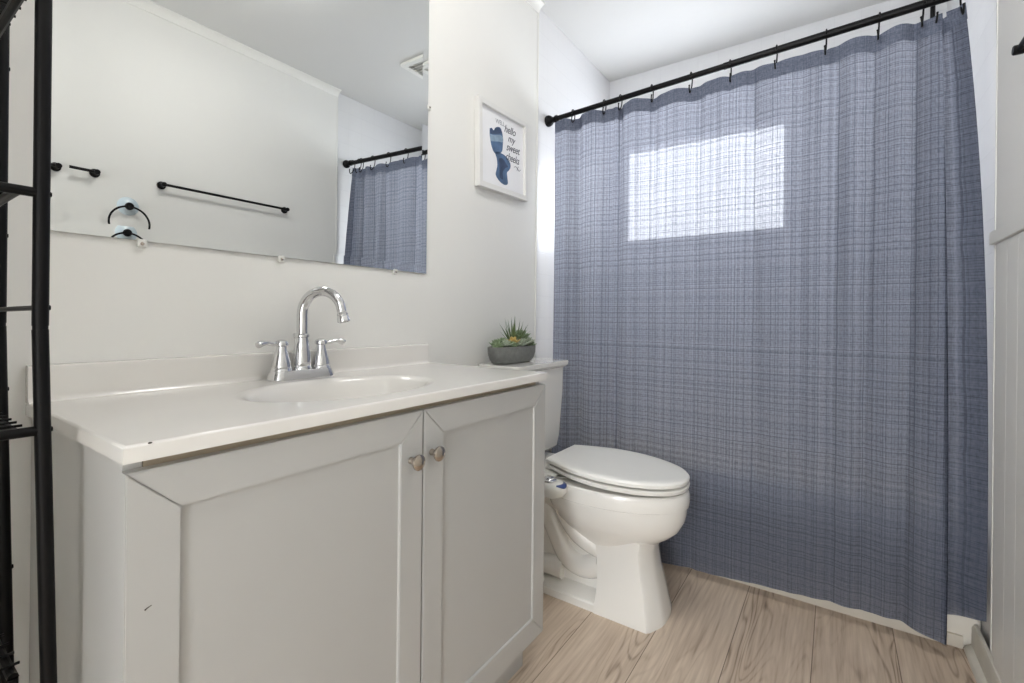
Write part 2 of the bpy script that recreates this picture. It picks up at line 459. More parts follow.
bm = BM(); box(bm, (-0.12, FY - 0.1, -0.08), (1.66, BY + 0.1, 0)); struct('floor', bm, M['floor'])
bm = BM(); box(bm, (-0.12, FY - 0.1, H), (1.66, BY + 0.1, H + 0.08)); struct('ceiling', bm, M['ceiling'])
bm = BM(); box(bm, (-0.12, FY - 0.1, 0), (0, TY, H)); struct('wall_left', bm, M['wall'])
bm = BM(); box(bm, (-0.12, TY, 0), (-0.002, BY + 0.1, H)); struct('wall_left_alcove', bm, M['tile_side'])
bm = BM(); box(bm, (W, FY - 0.1, 0), (1.66, TY, H)); struct('wall_right', bm, M['wall'])
bm = BM(); box(bm, (WA, TY, 0), (1.66, BY + 0.1, H)); struct('wall_right_alcove', bm, M['tile_side'])
DX0, DX1, DH = 0.72, 1.44, 2.05
bm = BM(); box(bm, (-0.12, FY - 0.1, 0), (DX0, FY, H)); box(bm, (DX1, FY - 0.1, 0), (1.66, FY, H)); box(bm, (DX0, FY - 0.1, DH), (DX1, FY, H)); box(bm, (-0.12, FY, 0), (0.66, -0.5, H)); struct('wall_front', bm, M['wall'])  # unseen: doorway added to let light in, solid block added to shade the vanity
bm = BM(); box(bm, (DX0 - 0.06, FY, 0), (DX0, FY + 0.014, DH + 0.06), 0.003); box(bm, (DX1, FY, 0), (DX1 + 0.06, FY + 0.014, DH + 0.06), 0.003); box(bm, (DX0, FY, DH), (DX1, FY + 0.014, DH + 0.06), 0.003); struct('trim_8', bm, M['trim'])  # casing of the added doorway, unseen
bm = BM()
box(bm, (-0.002, BY, 0), (WA, BY + 0.1, WZ0)); box(bm, (-0.002, BY, WZ1), (WA, BY + 0.1, H))
box(bm, (-0.002, BY, WZ0), (WX0, BY + 0.1, WZ1)); box(bm, (WX1, BY, WZ0), (WA, BY + 0.1, WZ1))
struct('wall_back', bm, M['tile_back'])

# window behind the curtain: vinyl slider
bm = BM()
for lo, hi in (((WX0, BY + 0.02, WZ0), (WX1, BY + 0.09, WZ0 + 0.02)), ((WX0, BY + 0.02, WZ1 - 0.02), (WX1, BY + 0.09, WZ1)),
               ((WX0, BY + 0.02, WZ0), (WX0 + 0.02, BY + 0.09, WZ1)), ((WX1 - 0.02, BY + 0.02, WZ0), (WX1, BY + 0.09, WZ1))):
    box(bm, lo, hi, 0.003)
win = struct('window_1', bm, M['vinyl'])
bm = BM()
z0, z1, y = WZ0 + 0.018, WZ1 - 0.018, BY + 0.045
for lo, hi in (((WX0 + 0.018, y, z0), (WX1 - 0.018, y + 0.016, z0 + 0.010)), ((WX0 + 0.018, y, z1 - 0.010), (WX1 - 0.018, y + 0.016, z1)), ((WX0 + 0.018, y, z0), (WX0 + 0.028, y + 0.016, z1)), ((WX1 - 0.028, y, z0), (WX1 - 0.018, y + 0.016, z1))):
    box(bm, lo, hi, 0.002)
obj('sash', bm, M['vinyl'], win)
bm = BM(); box(bm, (WX0 + 0.02, BY + 0.050, WZ0 + 0.02), (WX1 - 0.02, BY + 0.054, WZ1 - 0.02)); obj('glass_pane', bm, M['glass'], win)

# mouldings
def crown(name, x, s, y0, y1):
    bm = BM()
    prism(bm, [(x, H), (x, H - 0.038), (x + s * 0.006, H - 0.038), (x + s * 0.010, H - 0.024), (x + s * 0.024, H - 0.010), (x + s * 0.036, H - 0.006), (x + s * 0.036, H)], 'y', y0, y1)
    struct(name, bm, M['trim'])
crown('trim_1', W, -1, FY, TY)
crown('trim_2', 0, 1, FY, TY)
bm = BM(); box(bm, (W - 0.002, TY - 0.006, 0.09), (W + 0.004, TY + 0.002, H - 0.036), 0.0015); struct('trim_3', bm, M['trim'])
bm = BM(); box(bm, (-0.002, TY - 0.002, 0.0), (0.004, TY + 0.006, H - 0.02), 0.0015); struct('trim_4', bm, M['trim'])
# chair rail with beaded boards under it
bm = BM()
prism(bm, [(W - 0.001, 1.224), (W - 0.0095, 1.224), (W - 0.011, 1.2255), (W - 0.011, 1.2585), (W - 0.0095, 1.260), (W - 0.001, 1.260)], 'y', FY, TY + 0.004)
struct('trim_5', bm, M['trim'])
bm = BM()
y = TY - 0.05
while y > FY + 0.1:
    y2 = y - 0.088
    box(bm, (W - 0.005, y2 + 0.0006, 0.085), (W + 0.001, y - 0.0006, 1.222), 0.0012)
    y = y2
struct('trim_6', bm, M['trim'])
bm = BM()
prism(bm, [(W, 0), (W - 0.013, 0), (W - 0.013, 0.072), (W - 0.008, 0.083), (W, 0.086)], 'y', FY, TY + 0.15)
struct('baseboard_right', bm, M['worn_trim'])
bm = BM()
prism(bm, [(W - 0.013, 0), (W - 0.031, 0), (W - 0.029, 0.009), (W - 0.022, 0.016), (W - 0.013, 0.019)], 'y', FY, TY + 0.148)
struct('trim_7', bm, M['worn_trim'])
bm = BM()
prism(bm, [(0, 0), (0.012, 0), (0.012, 0.072), (0.007, 0.083), (0, 0.086)], 'y', 1.20, 1.98)
struct('baseboard_left', bm, M['trim'])

# ------------------------------------------------------------------ bathtub
TX0, TX1, TFY, RIM = 0.0, WA - 0.002, 1.972, 0.405
tub = thing('bathtub', 'white bathtub behind the blue curtain, its apron showing along the floor', 'bathtub', (0.76, 2.34, 0))
bm = BM()
def ring3(x0, x1, y0, y1, r, z): return [Vector((a, b_, z)) for a, b_ in rrect(x0, x1, y0, y1, r, 8)]
loft(bm, [ring3(TX0, TX1, TFY + 0.036, BY - 0.002, 0.012, 0.0), ring3(TX0, TX1, TFY + 0.032, BY - 0.002, 0.012, 0.05), ring3(TX0, TX1, TFY + 0.026, BY - 0.002, 0.012, 0.07), ring3(TX0, TX1, TFY + 0.026, BY - 0.002, 0.012, RIM - 0.05),
          ring3(TX0, TX1, TFY, BY - 0.002, 0.014, RIM - 0.035), ring3(TX0, TX1, TFY, BY - 0.002, 0.014, RIM - 0.008), ring3(TX0 + 0.008, TX1 - 0.008, TFY + 0.008, BY - 0.010, 0.014, RIM),
          ring3(TX0 + 0.07, TX1 - 0.07, TFY + 0.075, BY - 0.07, 0.12, RIM), ring3(TX0 + 0.085, TX1 - 0.085, TFY + 0.09, BY - 0.085, 0.12, RIM - 0.015),
          ring3(TX0 + 0.12, TX1 - 0.16, TFY + 0.12, BY - 0.115, 0.12, 0.12), ring3(TX0 + 0.17, TX1 - 0.24, TFY + 0.17, BY - 0.165, 0.10, 0.08)])
obj('basin', bm, M['tub'], tub)
bm = BM(); prism(bm, [(TFY + 0.036, 0), (TFY + 0.020, 0), (TFY + 0.021, 0.024), (TFY + 0.026, 0.034), (TFY + 0.036, 0.036)], 'x', 0.02, W - 0.032)
obj('base_molding', bm, M['beige_trim'], tub, label='beige trim along the floor')
bm = BM(); lathe(bm, [(0.028, 0), (0.03, 0.002), (0.022, 0.006), (0.0, 0.007)], (0.25, 2.34, 0.0805)); obj('drain', bm, M['chrome'], tub)

# tension pole of a corner caddy in the tub
pole = thing('tension_pole', 'black tension pole standing on the tub rim in the back corner, seen above the curtain', 'shower pole', (1.463, 2.62, RIM))
bm = BM(); tube(bm, [(1.463, 2.62, RIM + 0.02), (1.463, 2.62, H - 0.02)], 0.0085, 14); obj('pole', bm, M['black_matte'], pole)
bm = BM(); lathe(bm, [(0.0, 0), (0.02, 0), (0.018, 0.018), (0.008, 0.03), (0, 0.03)], (1.463, 2.62, RIM)); obj('foot', bm, M['black_matte'], pole)
bm = BM(); lathe(bm, [(0, -0.03), (0.008, -0.03), (0.018, -0.018), (0.02, 0.0), (0, 0)], (1.463, 2.62, H - 0.001)); obj('cap', bm, M['black_matte'], pole)

# ------------------------------------------------------------------ curtain rod, curtain, hooks
RY0, RY1, RZ0, RZ1 = 1.9411, 1.9187, 1.9426, 1.9958
def rod_pt(x): return Vector((x, RY0 + (RY1 - RY0) * x / W, RZ0 + (RZ1 - RZ0) * x / W))
rod = thing('curtain_rod', 'black metal tension rod spanning the tub alcove above the blue curtain', 'curtain rod', tuple(rod_pt(0.75)))
bm = BM(); tube(bm, [rod_pt(0.03), rod_pt(0.80)], 0.0112, 18); tube(bm, [rod_pt(0.78), rod_pt(WA - 0.03)], 0.0128, 18); obj('rod', bm, M['black'], rod)
for x, ax in ((-0.002, 'x'), (WA, '-x')):
    bm = BM(); lathe(bm, [(0, 0), (0.024, 0), (0.0255, 0.004), (0.0255, 0.014), (0.022, 0.022), (0.013, 0.032), (0.013, 0.046), (0.0175, 0.047), (0.0175, 0.056), (0.0, 0.057)], rod_pt(x), ax)
    obj('end_flange', bm, M['black'], rod)

HOOK_PX = [570, 601.5, 618, 649, 689, 727.5, 774.5, 824, 877, 922, 929, 957]
HOOK_X = [px_x(p, 1.93) for p in HOOK_PX]
XL, XR = 0.045, 1.418
VALLEYS = [  # photo column, depth (m, + = away from the camera), width (m)
    (563, -0.016, 0.02), (576, 0.022, 0.018), (594, -0.014, 0.03), (611, 0.014, 0.018), (619, 0.020, 0.012), (632, -0.014, 0.025), (651, 0.011, 0.016), (672, -0.007, 0.03), (694, 0.008, 0.018),
    (722, -0.006, 0.04), (752, 0.008, 0.02), (776, -0.006, 0.035), (803, 0.007, 0.022), (836, 0.010, 0.02), (853, -0.006, 0.02), (868, 0.009, 0.014), (890, -0.007, 0.025), (907, 0.012, 0.014), (927, -0.014, 0.028)]
VALLEYS = [(px_x(p, 1.93), a, w) for p, a, w in VALLEYS]
def lerp(a, b_, t): return a + (b_ - a) * t
def interp(tab, x):
    if x <= tab[0][0]: return tab[0][1]
    for (a, va), (b_, vb) in zip(tab[:-1], tab[1:]):
        if x <= b_: return va + (vb - va) * (x - a) / (b_ - a)
    return tab[-1][1]
HEM = [(0.045, 0.03), (0.55, 0.024), (0.75, 0.035), (0.946, 0.050), (1.15, 0.062), (1.30, 0.069), (1.37, 0.060), (1.418, 0.050)]
def top_z(x):
    """hanging edge: drops a little under each hook's hole and arches between two hooks"""
    z = RZ0 + (RZ1 - RZ0) * x / W - interp([(0.045, 0.026), (0.35, 0.035), (0.7, 0.052), (1.2, 0.056), (1.4, 0.056), (1.5, 0.05)], x)
    hs = [0.03] + HOOK_X
    for a, b_ in zip(hs[:-1], hs[1:]):
        if a <= x <= b_ and b_ - a > 0.03:
            t = (x - a) / (b_ - a)
            z += min(0.014, 0.10 * (b_ - a)) * math.sin(PI * t) ** 0.8
    return z
N1, N2, MR = 420, 90, 72
FOLD_T = [(1.396, 0.0), (1.401, 0.008), (1.396, 0.015), (1.389, 0.018), (1.394, 0.023), (1.418, 0.022), (1.447, 0.008), (1.4485, 0.014), (1.440, 0.024), (1.412, 0.034)]
FOLD_B = [(1.412, 0.0), (1.419, 0.008), (1.413, 0.014), (1.403, 0.016), (1.409, 0.020), (1.445, 0.014), (1.4955, -0.008), (1.4965, -0.001), (1.484, 0.012), (1.440, 0.024)]
FOLD_T = [(p.x, p.y) for p in catmull([(a, b_, 0) for a, b_ in FOLD_T], 12)]
FOLD_B = [(p.x, p.y) for p in catmull([(a, b_, 0) for a, b_ in FOLD_B], 12)]
NF = len(FOLD_T)
def cloth_point(i, h):
    """column i, height fraction h (0 hem .. 1 top)"""
    if i <= N1:
        x = XL + (XR - 0.022 * h * h - XL) * i / N1
        base = rod_pt(x).y - 0.002
        y = base - 0.004 * (1 - h) ** 1.5 - (0.03 * (1 - h) + 0.022 * math.sin(PI * h ** 0.8)) * max(0, (x - 1.25) / 0.168) ** 2
        for xc, a, w in VALLEYS:
            drift = 0.012 * math.sin(9.0 * xc + 2.2 * h)
            amp = a * (1.9 if xc < 0.45 else 1.8) * (0.6 + 0.4 * h) * (0.75 + 0.25 * math.sin(5 * xc + 4 * h))
            y += amp * math.exp(-((x - xc - drift) / w) ** 2)
        y += 0.0022 * math.sin(41 * x + 2.5 * h + math.sin(7 * h)) + 0.0012 * math.sin(97 * x + 5 * h)
        zt, zb = top_z(x), interp(HEM, x)
        return Vector((x, y, lerp(zb, zt, h))), x
    k = i - N1
    (xt, yt), (xb, yb) = FOLD_T[min(k, NF - 1)], FOLD_B[min(k, NF - 1)]
    hh = h ** 0.85 if k > NF * 0.55 else h
    g = (1 - h)
    sag = xb + (xt - xb) * (h ** 3 if k > NF * 0.5 else h)
    y0 = rod_pt(1.418).y - 0.002 - 0.004 * g ** 1.5 - 0.03 * g - 0.022 * math.sin(PI * h ** 0.8)
    y0 += VALLEYS[-1][1] * 0.9 * math.exp(-((1.418 - VALLEYS[-1][0]) / VALLEYS[-1][2]) ** 2)
    y = y0 + lerp(yb, yt, h)
    f = min(1, k / (0.667 * (NF - 1)))
    zt = top_z(1.396) + lerp(0, 0.022, f) - 0.030 * math.sin(PI * f ** 0.8)
    zb = lerp(0.052, 0.120, min(1, f * 1.8)) + 0.036 * max(0, (f - 0.55) / 0.45)
    return Vector((sag, y, lerp(zb, zt, h))), 1.418 + k / (NF - 1) * 0.20
def build_cloth(rows, push=0.0):
    bm = BM(); uvl = bm.loops.layers.uv.new('UVMap')
    grid, uvs = [], []
    for h in rows:
        row, ur = [], []
        for i in range(N1 + NF):
            p, u = cloth_point(i, h)
            row.append(p); ur.append((u, p.z))
        if push:
            row2 = []
            for i, p in enumerate(row):
                d = row[min(i + 1, len(row) - 1)] - row[max(i - 1, 0)]
                n = Vector((d.y, -d.x, 0))
                row2.append(p + n.normalized() * push)
            row = row2
        grid.append([bm.verts.new(p) for p in row]); uvs.append(ur)
    for r in range(len(rows) - 1):
        for i in range(N1 + NF - 1):
            f = bm.faces.new((grid[r][i], grid[r][i + 1], grid[r + 1][i + 1], grid[r + 1][i]))
            for lp, (rr, ii) in zip(f.loops, ((r, i), (r, i + 1), (r + 1, i + 1), (r + 1, i))): lp[uvl].uv = uvs[rr][ii]
    return bm
curtain = thing('shower_curtain', 'slate blue woven plaid shower curtain hanging in front of the bathtub', 'shower curtain', (0.75, 1.93, 0.03))
HB = 0.974
obj('curtain_panel', build_cloth([k / MR * HB for k in range(MR + 1)]), M['cloth'], curtain, angle=180, weighted=False)
bmh = build_cloth([HB - 0.002, HB + 0.008, HB + 0.017, 1.0])
bmb = build_cloth([HB - 0.002, HB + 0.008, HB + 0.017, 1.0], 0.0016); join(bmh, bmb)
obj('header_band', bmh, M['cloth_header'], curtain, angle=180, weighted=False, label='plain opaque header band')

def make_hook(x, dy, label, lean, first=None):
    p = rod_pt(x)
    zt = top_z(min(x, 1.45)) - 0.014
    r = 0.0155
    o = thing('curtain_hook', label, 'curtain hook', tuple(p), 'black wire hooks along the curtain rod')
    bm = BM()
    pts = [p + Vector((lean * 0.3, r * math.cos(a) + dy * 0, r * math.sin(a))) for a in [PI * 1.15 - k * PI * 1.2 / 10 for k in range(11)]]
    pts.reverse()
    pts = pts[::-1]
    pts += [Vector((p.x + lean * 0.6, p.y + 0.008, lerp(p.z, zt, 0.6))), Vector((p.x + lean, p.y - 0.012, zt - 0.002)), Vector((p.x + lean, p.y - 0.022, zt - 0.004)), Vector((p.x + lean * 1.2, p.y - 0.026, zt + 0.010)), Vector((p.x + lean * 1.3, p.y - 0.024, zt + 0.020))]
    tube(bm, pts, 0.0026, 8, smooth=4)
    obj('hook_wire', bm, M['black'], o)
    bm = BM()
    bmesh.ops.create_icosphere(bm, subdivisions=2, radius=0.0034, matrix=Matrix.Translation(pts[-1]))
    obj('ball_tip', bm, M['black'], o)
    return o
ORD = ['first', 'second', 'third', 'fourth', 'fifth', 'sixth', 'seventh', 'eighth', 'ninth', 'tenth', 'eleventh', 'twelfth']
for i, x in enumerate(HOOK_X):
    make_hook(x, 0, 'black wire curtain hook, %s along the rod counting from the left wall' % ORD[i], [0.006, 0.004, 0.0, 0.006, -0.002, 0.004, -0.004, -0.004, -0.006, -0.010, 0.006, 0.002][i])

# ------------------------------------------------------------------ vanity cabinet
CD, CY0, CY1, CZ = 0.4675, 0.1947, 1.1590, 0.8538
van = thing('vanity_cabinet', 'white two-door vanity cabinet under the sink top', 'bathroom cabinet', (0.22, 0.69, 0))
bm = BM()
XF = 0.4435         # front of the face frame
Y0, Y1 = 0.2005, 1.1545
box(bm, (0.002, Y0 + 0.002, 0.0), (0.385, Y0 + 0.018, 0.830))        # side panels (notched at the toe)
box(bm, (0.002, Y1 - 0.018, 0.0), (0.385, Y1 - 0.002, 0.830))
box(bm, (0.313, Y0, 0.095), (XF, Y0 + 0.02, 0.830), 0.001)
box(bm, (0.313, Y1 - 0.02, 0.095), (XF, Y1, 0.830), 0.001)
box(bm, (0.002, Y0 + 0.01, 0.10), (XF - 0.002, Y1 - 0.01, 0.118))
box(bm, (0.002, Y0 + 0.01, 0.0), (0.012, Y1 - 0.01, 0.70))
box(bm, (0.41, Y0 + 0.021, 0.78), (XF - 0.001, Y1 - 0.021, 0.8315))
box(bm, (0.41, 0.66, 0.119), (XF - 0.0015, 0.70, 0.779))
obj('carcass', bm, M['cabinet'], van)
bm = BM(); box(bm, (0.385, Y0 + 0.004, 0.0), (0.40, Y1 - 0.004, 0.1005)); obj('toe_kick', bm, M['cabinet'], van)
bm = BM(); box(bm, (XF - 0.0005, Y0 + 0.0205, 0.8165), (XF + 0.001, Y1 - 0.0205, 0.8322)); obj('top_rail', bm, M['cabinet_edge'], van, label='raw wood edge under the sink top')
def knob(door, y, z):
    bm = BM()
    lathe(bm, [(0, 0), (0.007, 0), (0.0065, 0.004), (0.0052, 0.010), (0.0065, 0.014), (0.0135, 0.0175), (0.0155, 0.021), (0.0150, 0.0245), (0.0115, 0.0275), (0.006, 0.029), (0.0, 0.0295)], (0.462, y, z), 'x', 24)
    obj('knob', bm, M['nickel'], door, label='round nickel knob')
def door(y0, y1, ky, lab):
    z0, z1, fwid = 0.119, 0.8195, 0.0575
    xa, xb = XF, 0.462
    bm = BM()
    g = 0.0004
    iy0, iy1, iz0, iz1 = y0 + fwid, y1 - fwid, z0 + fwid + 0.004, z1 - fwid + 0.002
    quads = [[(y0, z0 + g), (iy0, iz0 + g), (iy0, iz1 - g), (y0, z1 - g)], [(y1, z0 + g), (y1, z1 - g), (iy1, iz1 - g), (iy1, iz0 + g)],
             [(y0 + g, z0), (y1 - g, z0), (iy1 - g, iz0), (iy0 + g, iz0)], [(y0 + g, z1), (iy0 + g, iz1), (iy1 - g, iz1), (y1 - g, z1)]]
    for q in quads:
        t = bmesh.new()
        loft(t, [[Vector((xa, a, b_)) for a, b_ in q], [Vector((xb, a, b_)) for a, b_ in q]])
        bmesh.ops.bevel(t, geom=[e for e in t.edges if all(abs(v.co.x - xb) < 1e-5 for v in e.verts)], offset=0.0014, segments=2, affect='EDGES')
        join(bm, t)
    # sloped bead inside the frame and the flat recessed panel
    ring = [(iy0, iz0), (iy1, iz0), (iy1, iz1), (iy0, iz1)]
    s = 0.0012
    ring2 = [(iy0 + s, iz0 + s), (iy1 - s, iz0 + s), (iy1 - s, iz1 - s), (iy0 + s, iz1 - s)]
    t = bmesh.new(); loft(t, [[Vector((xb - 0.0014, a, b_)) for a, b_ in ring], [Vector((xb - 0.0052, a, b_)) for a, b_ in ring2]], False, False); join(bm, t)
    box(bm, (xa + 0.002, iy0 - 0.01, iz0 - 0.01), (xb - 0.0052, iy1 + 0.01, iz1 + 0.01))
    d = obj('door', bm, M['cabinet'], van, angle=20, label=lab)
    knob(d, ky, 0.731 if ky > 0.69 else 0.727)
    return d
d1 = door(0.1990, 0.6780, 0.646, 'wider-looking near door with a small scratch')
door(0.6815, 1.1600, 0.703, 'far door beside the toilet')
bm = BM(); tube(bm, [(0.4622, 0.2185, 0.6520), (0.4623, 0.2210, 0.6535), (0.4622, 0.2255, 0.6550)], lambda t: 0.0010 * (1 - 0.6 * t), 6); obj('scratch', bm, M['stain'], d1, label='dark scratch')

# ------------------------------------------------------------------ sink top with oval basin and backsplash
top = thing('bathroom_sink', 'glossy off-white one-piece sink top with oval basin and backsplash on the vanity', 'sink', (0.23, 0.69, 0.8325))
bm = BM()
ZT, ZB = CZ, 0.8325
scx, scy, sax, say = 0.262, 0.645, 0.142, 0.206
NS = 72
def edge_pt(a):
    """point of the slab's outline in direction a from the basin's centre"""
    dx, dy = math.cos(a), math.sin(a)
    ts = []
    for lim, c, d in ((CD - 0.004, scx, dx), (0.002, scx, dx), (CY1 - 0.004, scy, dy), (CY0 + 0.004, scy, dy)):
        if abs(d) > 1e-9:
            t = (lim - c) / d
            if t > 0: ts.append(t)
    t = min(ts)
    return scx + dx * t, scy + dy * t
angs = [2 * PI * k / NS for k in range(NS)]
for cx, cy in ((CD - 0.004, CY0 + 0.004), (CD - 0.004, CY1 - 0.004), (0.002, CY0 + 0.004), (0.002, CY1 - 0.004)):
    a = math.atan2(cy - scy, cx - scx) % (2 * PI)
    k = min(range(NS), key=lambda q: abs((angs[q] - a + PI) % (2 * PI) - PI))
    angs[k] = a
outer = [edge_pt(a) for a in angs]
def outl(d, z):
    r = []
    for x, y in outer:
        x2 = x + (d if x > CD - 0.005 else 0)
        y2 = y + (d if y > CY1 - 0.005 else (-d if y < CY0 + 0.005 else 0))
        r.append(Vector((x2, y2, z)))
    return r
def oval(k, z, ex=0.0): return [Vector((scx + ex + sax * k * math.cos(a), scy + say * k * math.sin(a), z)) for a in angs]
rings = [outl(-0.30 * 0, ZB), outl(0.004, ZB), outl(0.004, ZT - 0.004), outl(0.0028, ZT - 0.0012), outl(0, ZT)]
rings += [oval(1.09, ZT), oval(1.045, ZT - 0.0008), oval(1.0, ZT - 0.0035), oval(0.965, ZT - 0.010), oval(0.93, ZT - 0.022), oval(0.86, ZT - 0.052), oval(0.74, ZT - 0.088), oval(0.55, ZT - 0.115), oval(0.32, ZT - 0.127), oval(0.10, ZT - 0.130)]
loft(bm, rings, cap0=False, cap1=True)
# underside of the basin closes the shell
under = [outl(0, ZB), oval(1.05, ZB), oval(0.98, ZT - 0.045), oval(0.80, ZT - 0.105), oval(0.5, ZT - 0.135), oval(0.12, ZT - 0.142)]
loft(bm, under, cap0=False, cap1=True)
obj('sink_slab', bm, M['marble'], top, angle=50)
bm = BM()
prism(bm, [(0.0015, CZ - 0.001), (0.027, CZ - 0.001), (0.0225, CZ + 0.003), (0.0195, CZ + 0.010), (0.0185, CZ + 0.055), (0.0175, CZ + 0.0605), (0.0145, CZ + 0.0625), (0.0015, CZ + 0.0625)], 'y', CY0, 1.143)
obj('backsplash', bm, M['marble'], top)
bm = BM(); lathe(bm, [(0.022, 0), (0.023, 0.0015), (0.018, 0.003), (0.012, 0.002), (0.0, 0.002)], (scx, scy, ZT - 0.1302)); obj('drain', bm, M['chrome'], top, label='chrome drain ring')
bm = BM(); bmesh.ops.create_icosphere(bm, subdivisions=2, radius=1.0, matrix=Matrix.Translation((CD, 0.2205, CZ - 0.001)) @ Matrix.Diagonal((0.0010, 0.0024, 0.0012, 1))); obj('chip', bm, M['stain'], top, label='small dark chip on the front edge')

# ------------------------------------------------------------------ faucet
FX, FYC, FZ = 0.066, 0.660, CZ
fau = thing('faucet', 'chrome two-handle faucet with a high arched spout on the sink top', 'faucet', (FX, FYC, FZ))
bm = BM()
def fr(hx, hy, r, z): return [Vector((FX + a, FYC + b_, z)) for a, b_ in rrect(-hx, hx, -hy, hy, r, 6)]
loft(bm, [fr(0.027, 0.080, 0.022, FZ), fr(0.028, 0.081, 0.022, FZ + 0.003), fr(0.025, 0.077, 0.021, FZ + 0.018), fr(0.0235, 0.0745, 0.020, FZ + 0.0225), fr(0.020, 0.071, 0.018, FZ + 0.024)])
obj('base_plate', bm, M['chrome'], fau)
bm = BM()
lathe(bm, [(0, 0), (0.0225, 0), (0.0225, 0.005), (0.0205, 0.008), (0.0215, 0.012), (0.0210, 0.030), (0.0175, 0.055), (0.0150, 0.070), (0.0148, 0.076), (0.0172, 0.078), (0.0172, 0.083), (0.0145, 0.086), (0.0, 0.086)], (FX, FYC, FZ + 0.023))
obj('spout_body', bm, M['chrome'], fau)
bm = BM()
R_ = 0.0545
zc = FZ + 0.157
dirv = Vector((0.93, 0.36, 0)).normalized()
pts = [Vector((FX, FYC, FZ + 0.10)), Vector((FX, FYC, FZ + 0.125)), Vector((FX, FYC, FZ + 0.145))]
for k in range(11):
    a = PI - k * (PI * 0.97) / 10
    pts.append(Vector((FX, FYC, zc)) + dirv * (R_ + R_ * math.cos(a)) + Vector((0, 0, R_ * math.sin(a))))
tube(bm, pts, lambda t: 0.0132 - 0.0020 * t, 18, smooth=4)
sp = obj('spout', bm, M['chrome'], fau)
pts.append(pts[-1] + (pts[-1] - pts[-2]).normalized() * 0.006)
e = pts[-1]; dn = (pts[-1] - pts[-2]).normalized()
side = dn.cross(Vector((0, 1, 0))).normalized(); oth = dn.cross(side)
bm = BM(); lathe(bm, [(0, -0.004), (0.0120, -0.004), (0.0135, 0.0), (0.0125, 0.003), (0.0140, 0.007), (0.0150, 0.017), (0.0145, 0.0185), (0.011, 0.019), (0.010, 0.017), (0, 0.017)], e, (side, oth, dn)); obj('aerator', bm, M['chrome'], sp)
bm = BM(); tube(bm, [(FX - 0.028, FYC, FZ + 0.02), (FX - 0.028, FYC, FZ + 0.098)], 0.0028, 10); lathe(bm, [(0, 0), (0.004, 0.001), (0.0065, 0.006), (0.006, 0.012), (0.0, 0.014)], (FX - 0.028, FYC, FZ + 0.096)); obj('lift_rod', bm, M['chrome'], fau)
for s, dv in ((-1, Vector((0.10, -1, 0))), (1, Vector((0.25, 1, 0)))):
    hy = FYC + s * 0.0515
    bm = BM()
    lathe(bm, [(0, 0), (0.0235, 0), (0.0235, 0.004), (0.0215, 0.007), (0.0222, 0.011), (0.0195, 0.024), (0.0145, 0.042), (0.0115, 0.055), (0.0112, 0.058), (0.0150, 0.060), (0.0155, 0.065), (0.0130, 0.070), (0.006, 0.0735), (0.0, 0.074)], (FX, hy, FZ + 0.022))
    hd = obj('handle', bm, M['chrome'], fau)
    dv.normalize()
    bm = BM()
    b0 = Vector((FX, hy, FZ + 0.0865))
    tube(bm, [b0 + dv * 0.006, b0 + dv * 0.020 + Vector((0, 0, -0.001)), b0 + dv * 0.036 + Vector((0, 0, 0.002)), b0 + dv * 0.050 + Vector((0, 0, 0.0015)), b0 + dv * 0.060 + Vector((0, 0, -0.002))], lambda t: 0.0048 if t < 0.55 else 0.0048 + 0.0030 * math.sin(PI * (t - 0.55) / 0.45 * 0.72), 12, smooth=5)
    obj('lever', bm, M['chrome'], hd)

# ------------------------------------------------------------------ mirror with bevelled edge and clips
MY0, MY1, MZ0, MZ1 = 0.222, 1.1415, 1.1513, 2.095
mir = thing('wall_mirror', 'large frameless mirror on the wall above the sink', 'mirror', (0.004, 0.68, MZ0))
bm = BM()
BV, TH, RISE = 0.0245, 0.0050, 0.00096
inn = [(MY0 + BV, MZ0 + BV), (MY1 - BV, MZ0 + BV), (MY1 - BV, MZ1 - BV), (MY0 + BV, MZ1 - BV)]
out = [(MY0, MZ0), (MY1, MZ0), (MY1, MZ1), (MY0, MZ1)]
vi = [bm.verts.new((TH, a, b_)) for a, b_ in inn]
vo = [bm.verts.new((TH + RISE, a, b_)) for a, b_ in out]
vb = [bm.verts.new((0.0008, a, b_)) for a, b_ in out]
bm.faces.new(vi)
for k in range(4):
    j = (k + 1) % 4
    bm.faces.new((vo[k], vo[j], vi[j], vi[k])); bm.faces.new((vb[k], vb[j], vo[j], vo[k]))
bm.faces.new(vb[::-1])
obj('mirror_glass', bm, M['mirror'], mir, angle=0.2)
for yy, zz, dz in ((0.355, MZ0, -1), (0.640, MZ0, -1), (1.007, MZ0, -1)):
    bm = BM(); box(bm, (0.001, yy - 0.008, zz - 0.013), (0.0085, yy + 0.008, zz + 0.003), 0.002); c = obj('mirror_clip', bm, M['white_plastic'], mir)
    bm = BM(); lathe(bm, [(0, 0), (0.0035, 0), (0.003, 0.0015), (0, 0.002)], (0.0085, yy, zz - 0.006), 'x', 12); obj('screw', bm, M['nickel'], c)
bm = BM(); box(bm, (0.001, MY1 - 0.003, 1.703), (0.0085, MY1 + 0.013, 1.719), 0.002); c = obj('mirror_clip', bm, M['white_plastic'], mir)
bm = BM(); lathe(bm, [(0, 0), (0.0035, 0), (0.003, 0.0015), (0, 0.002)], (0.0085, MY1 + 0.006, 1.711), 'x', 12); obj('screw', bm, M['nickel'], c)

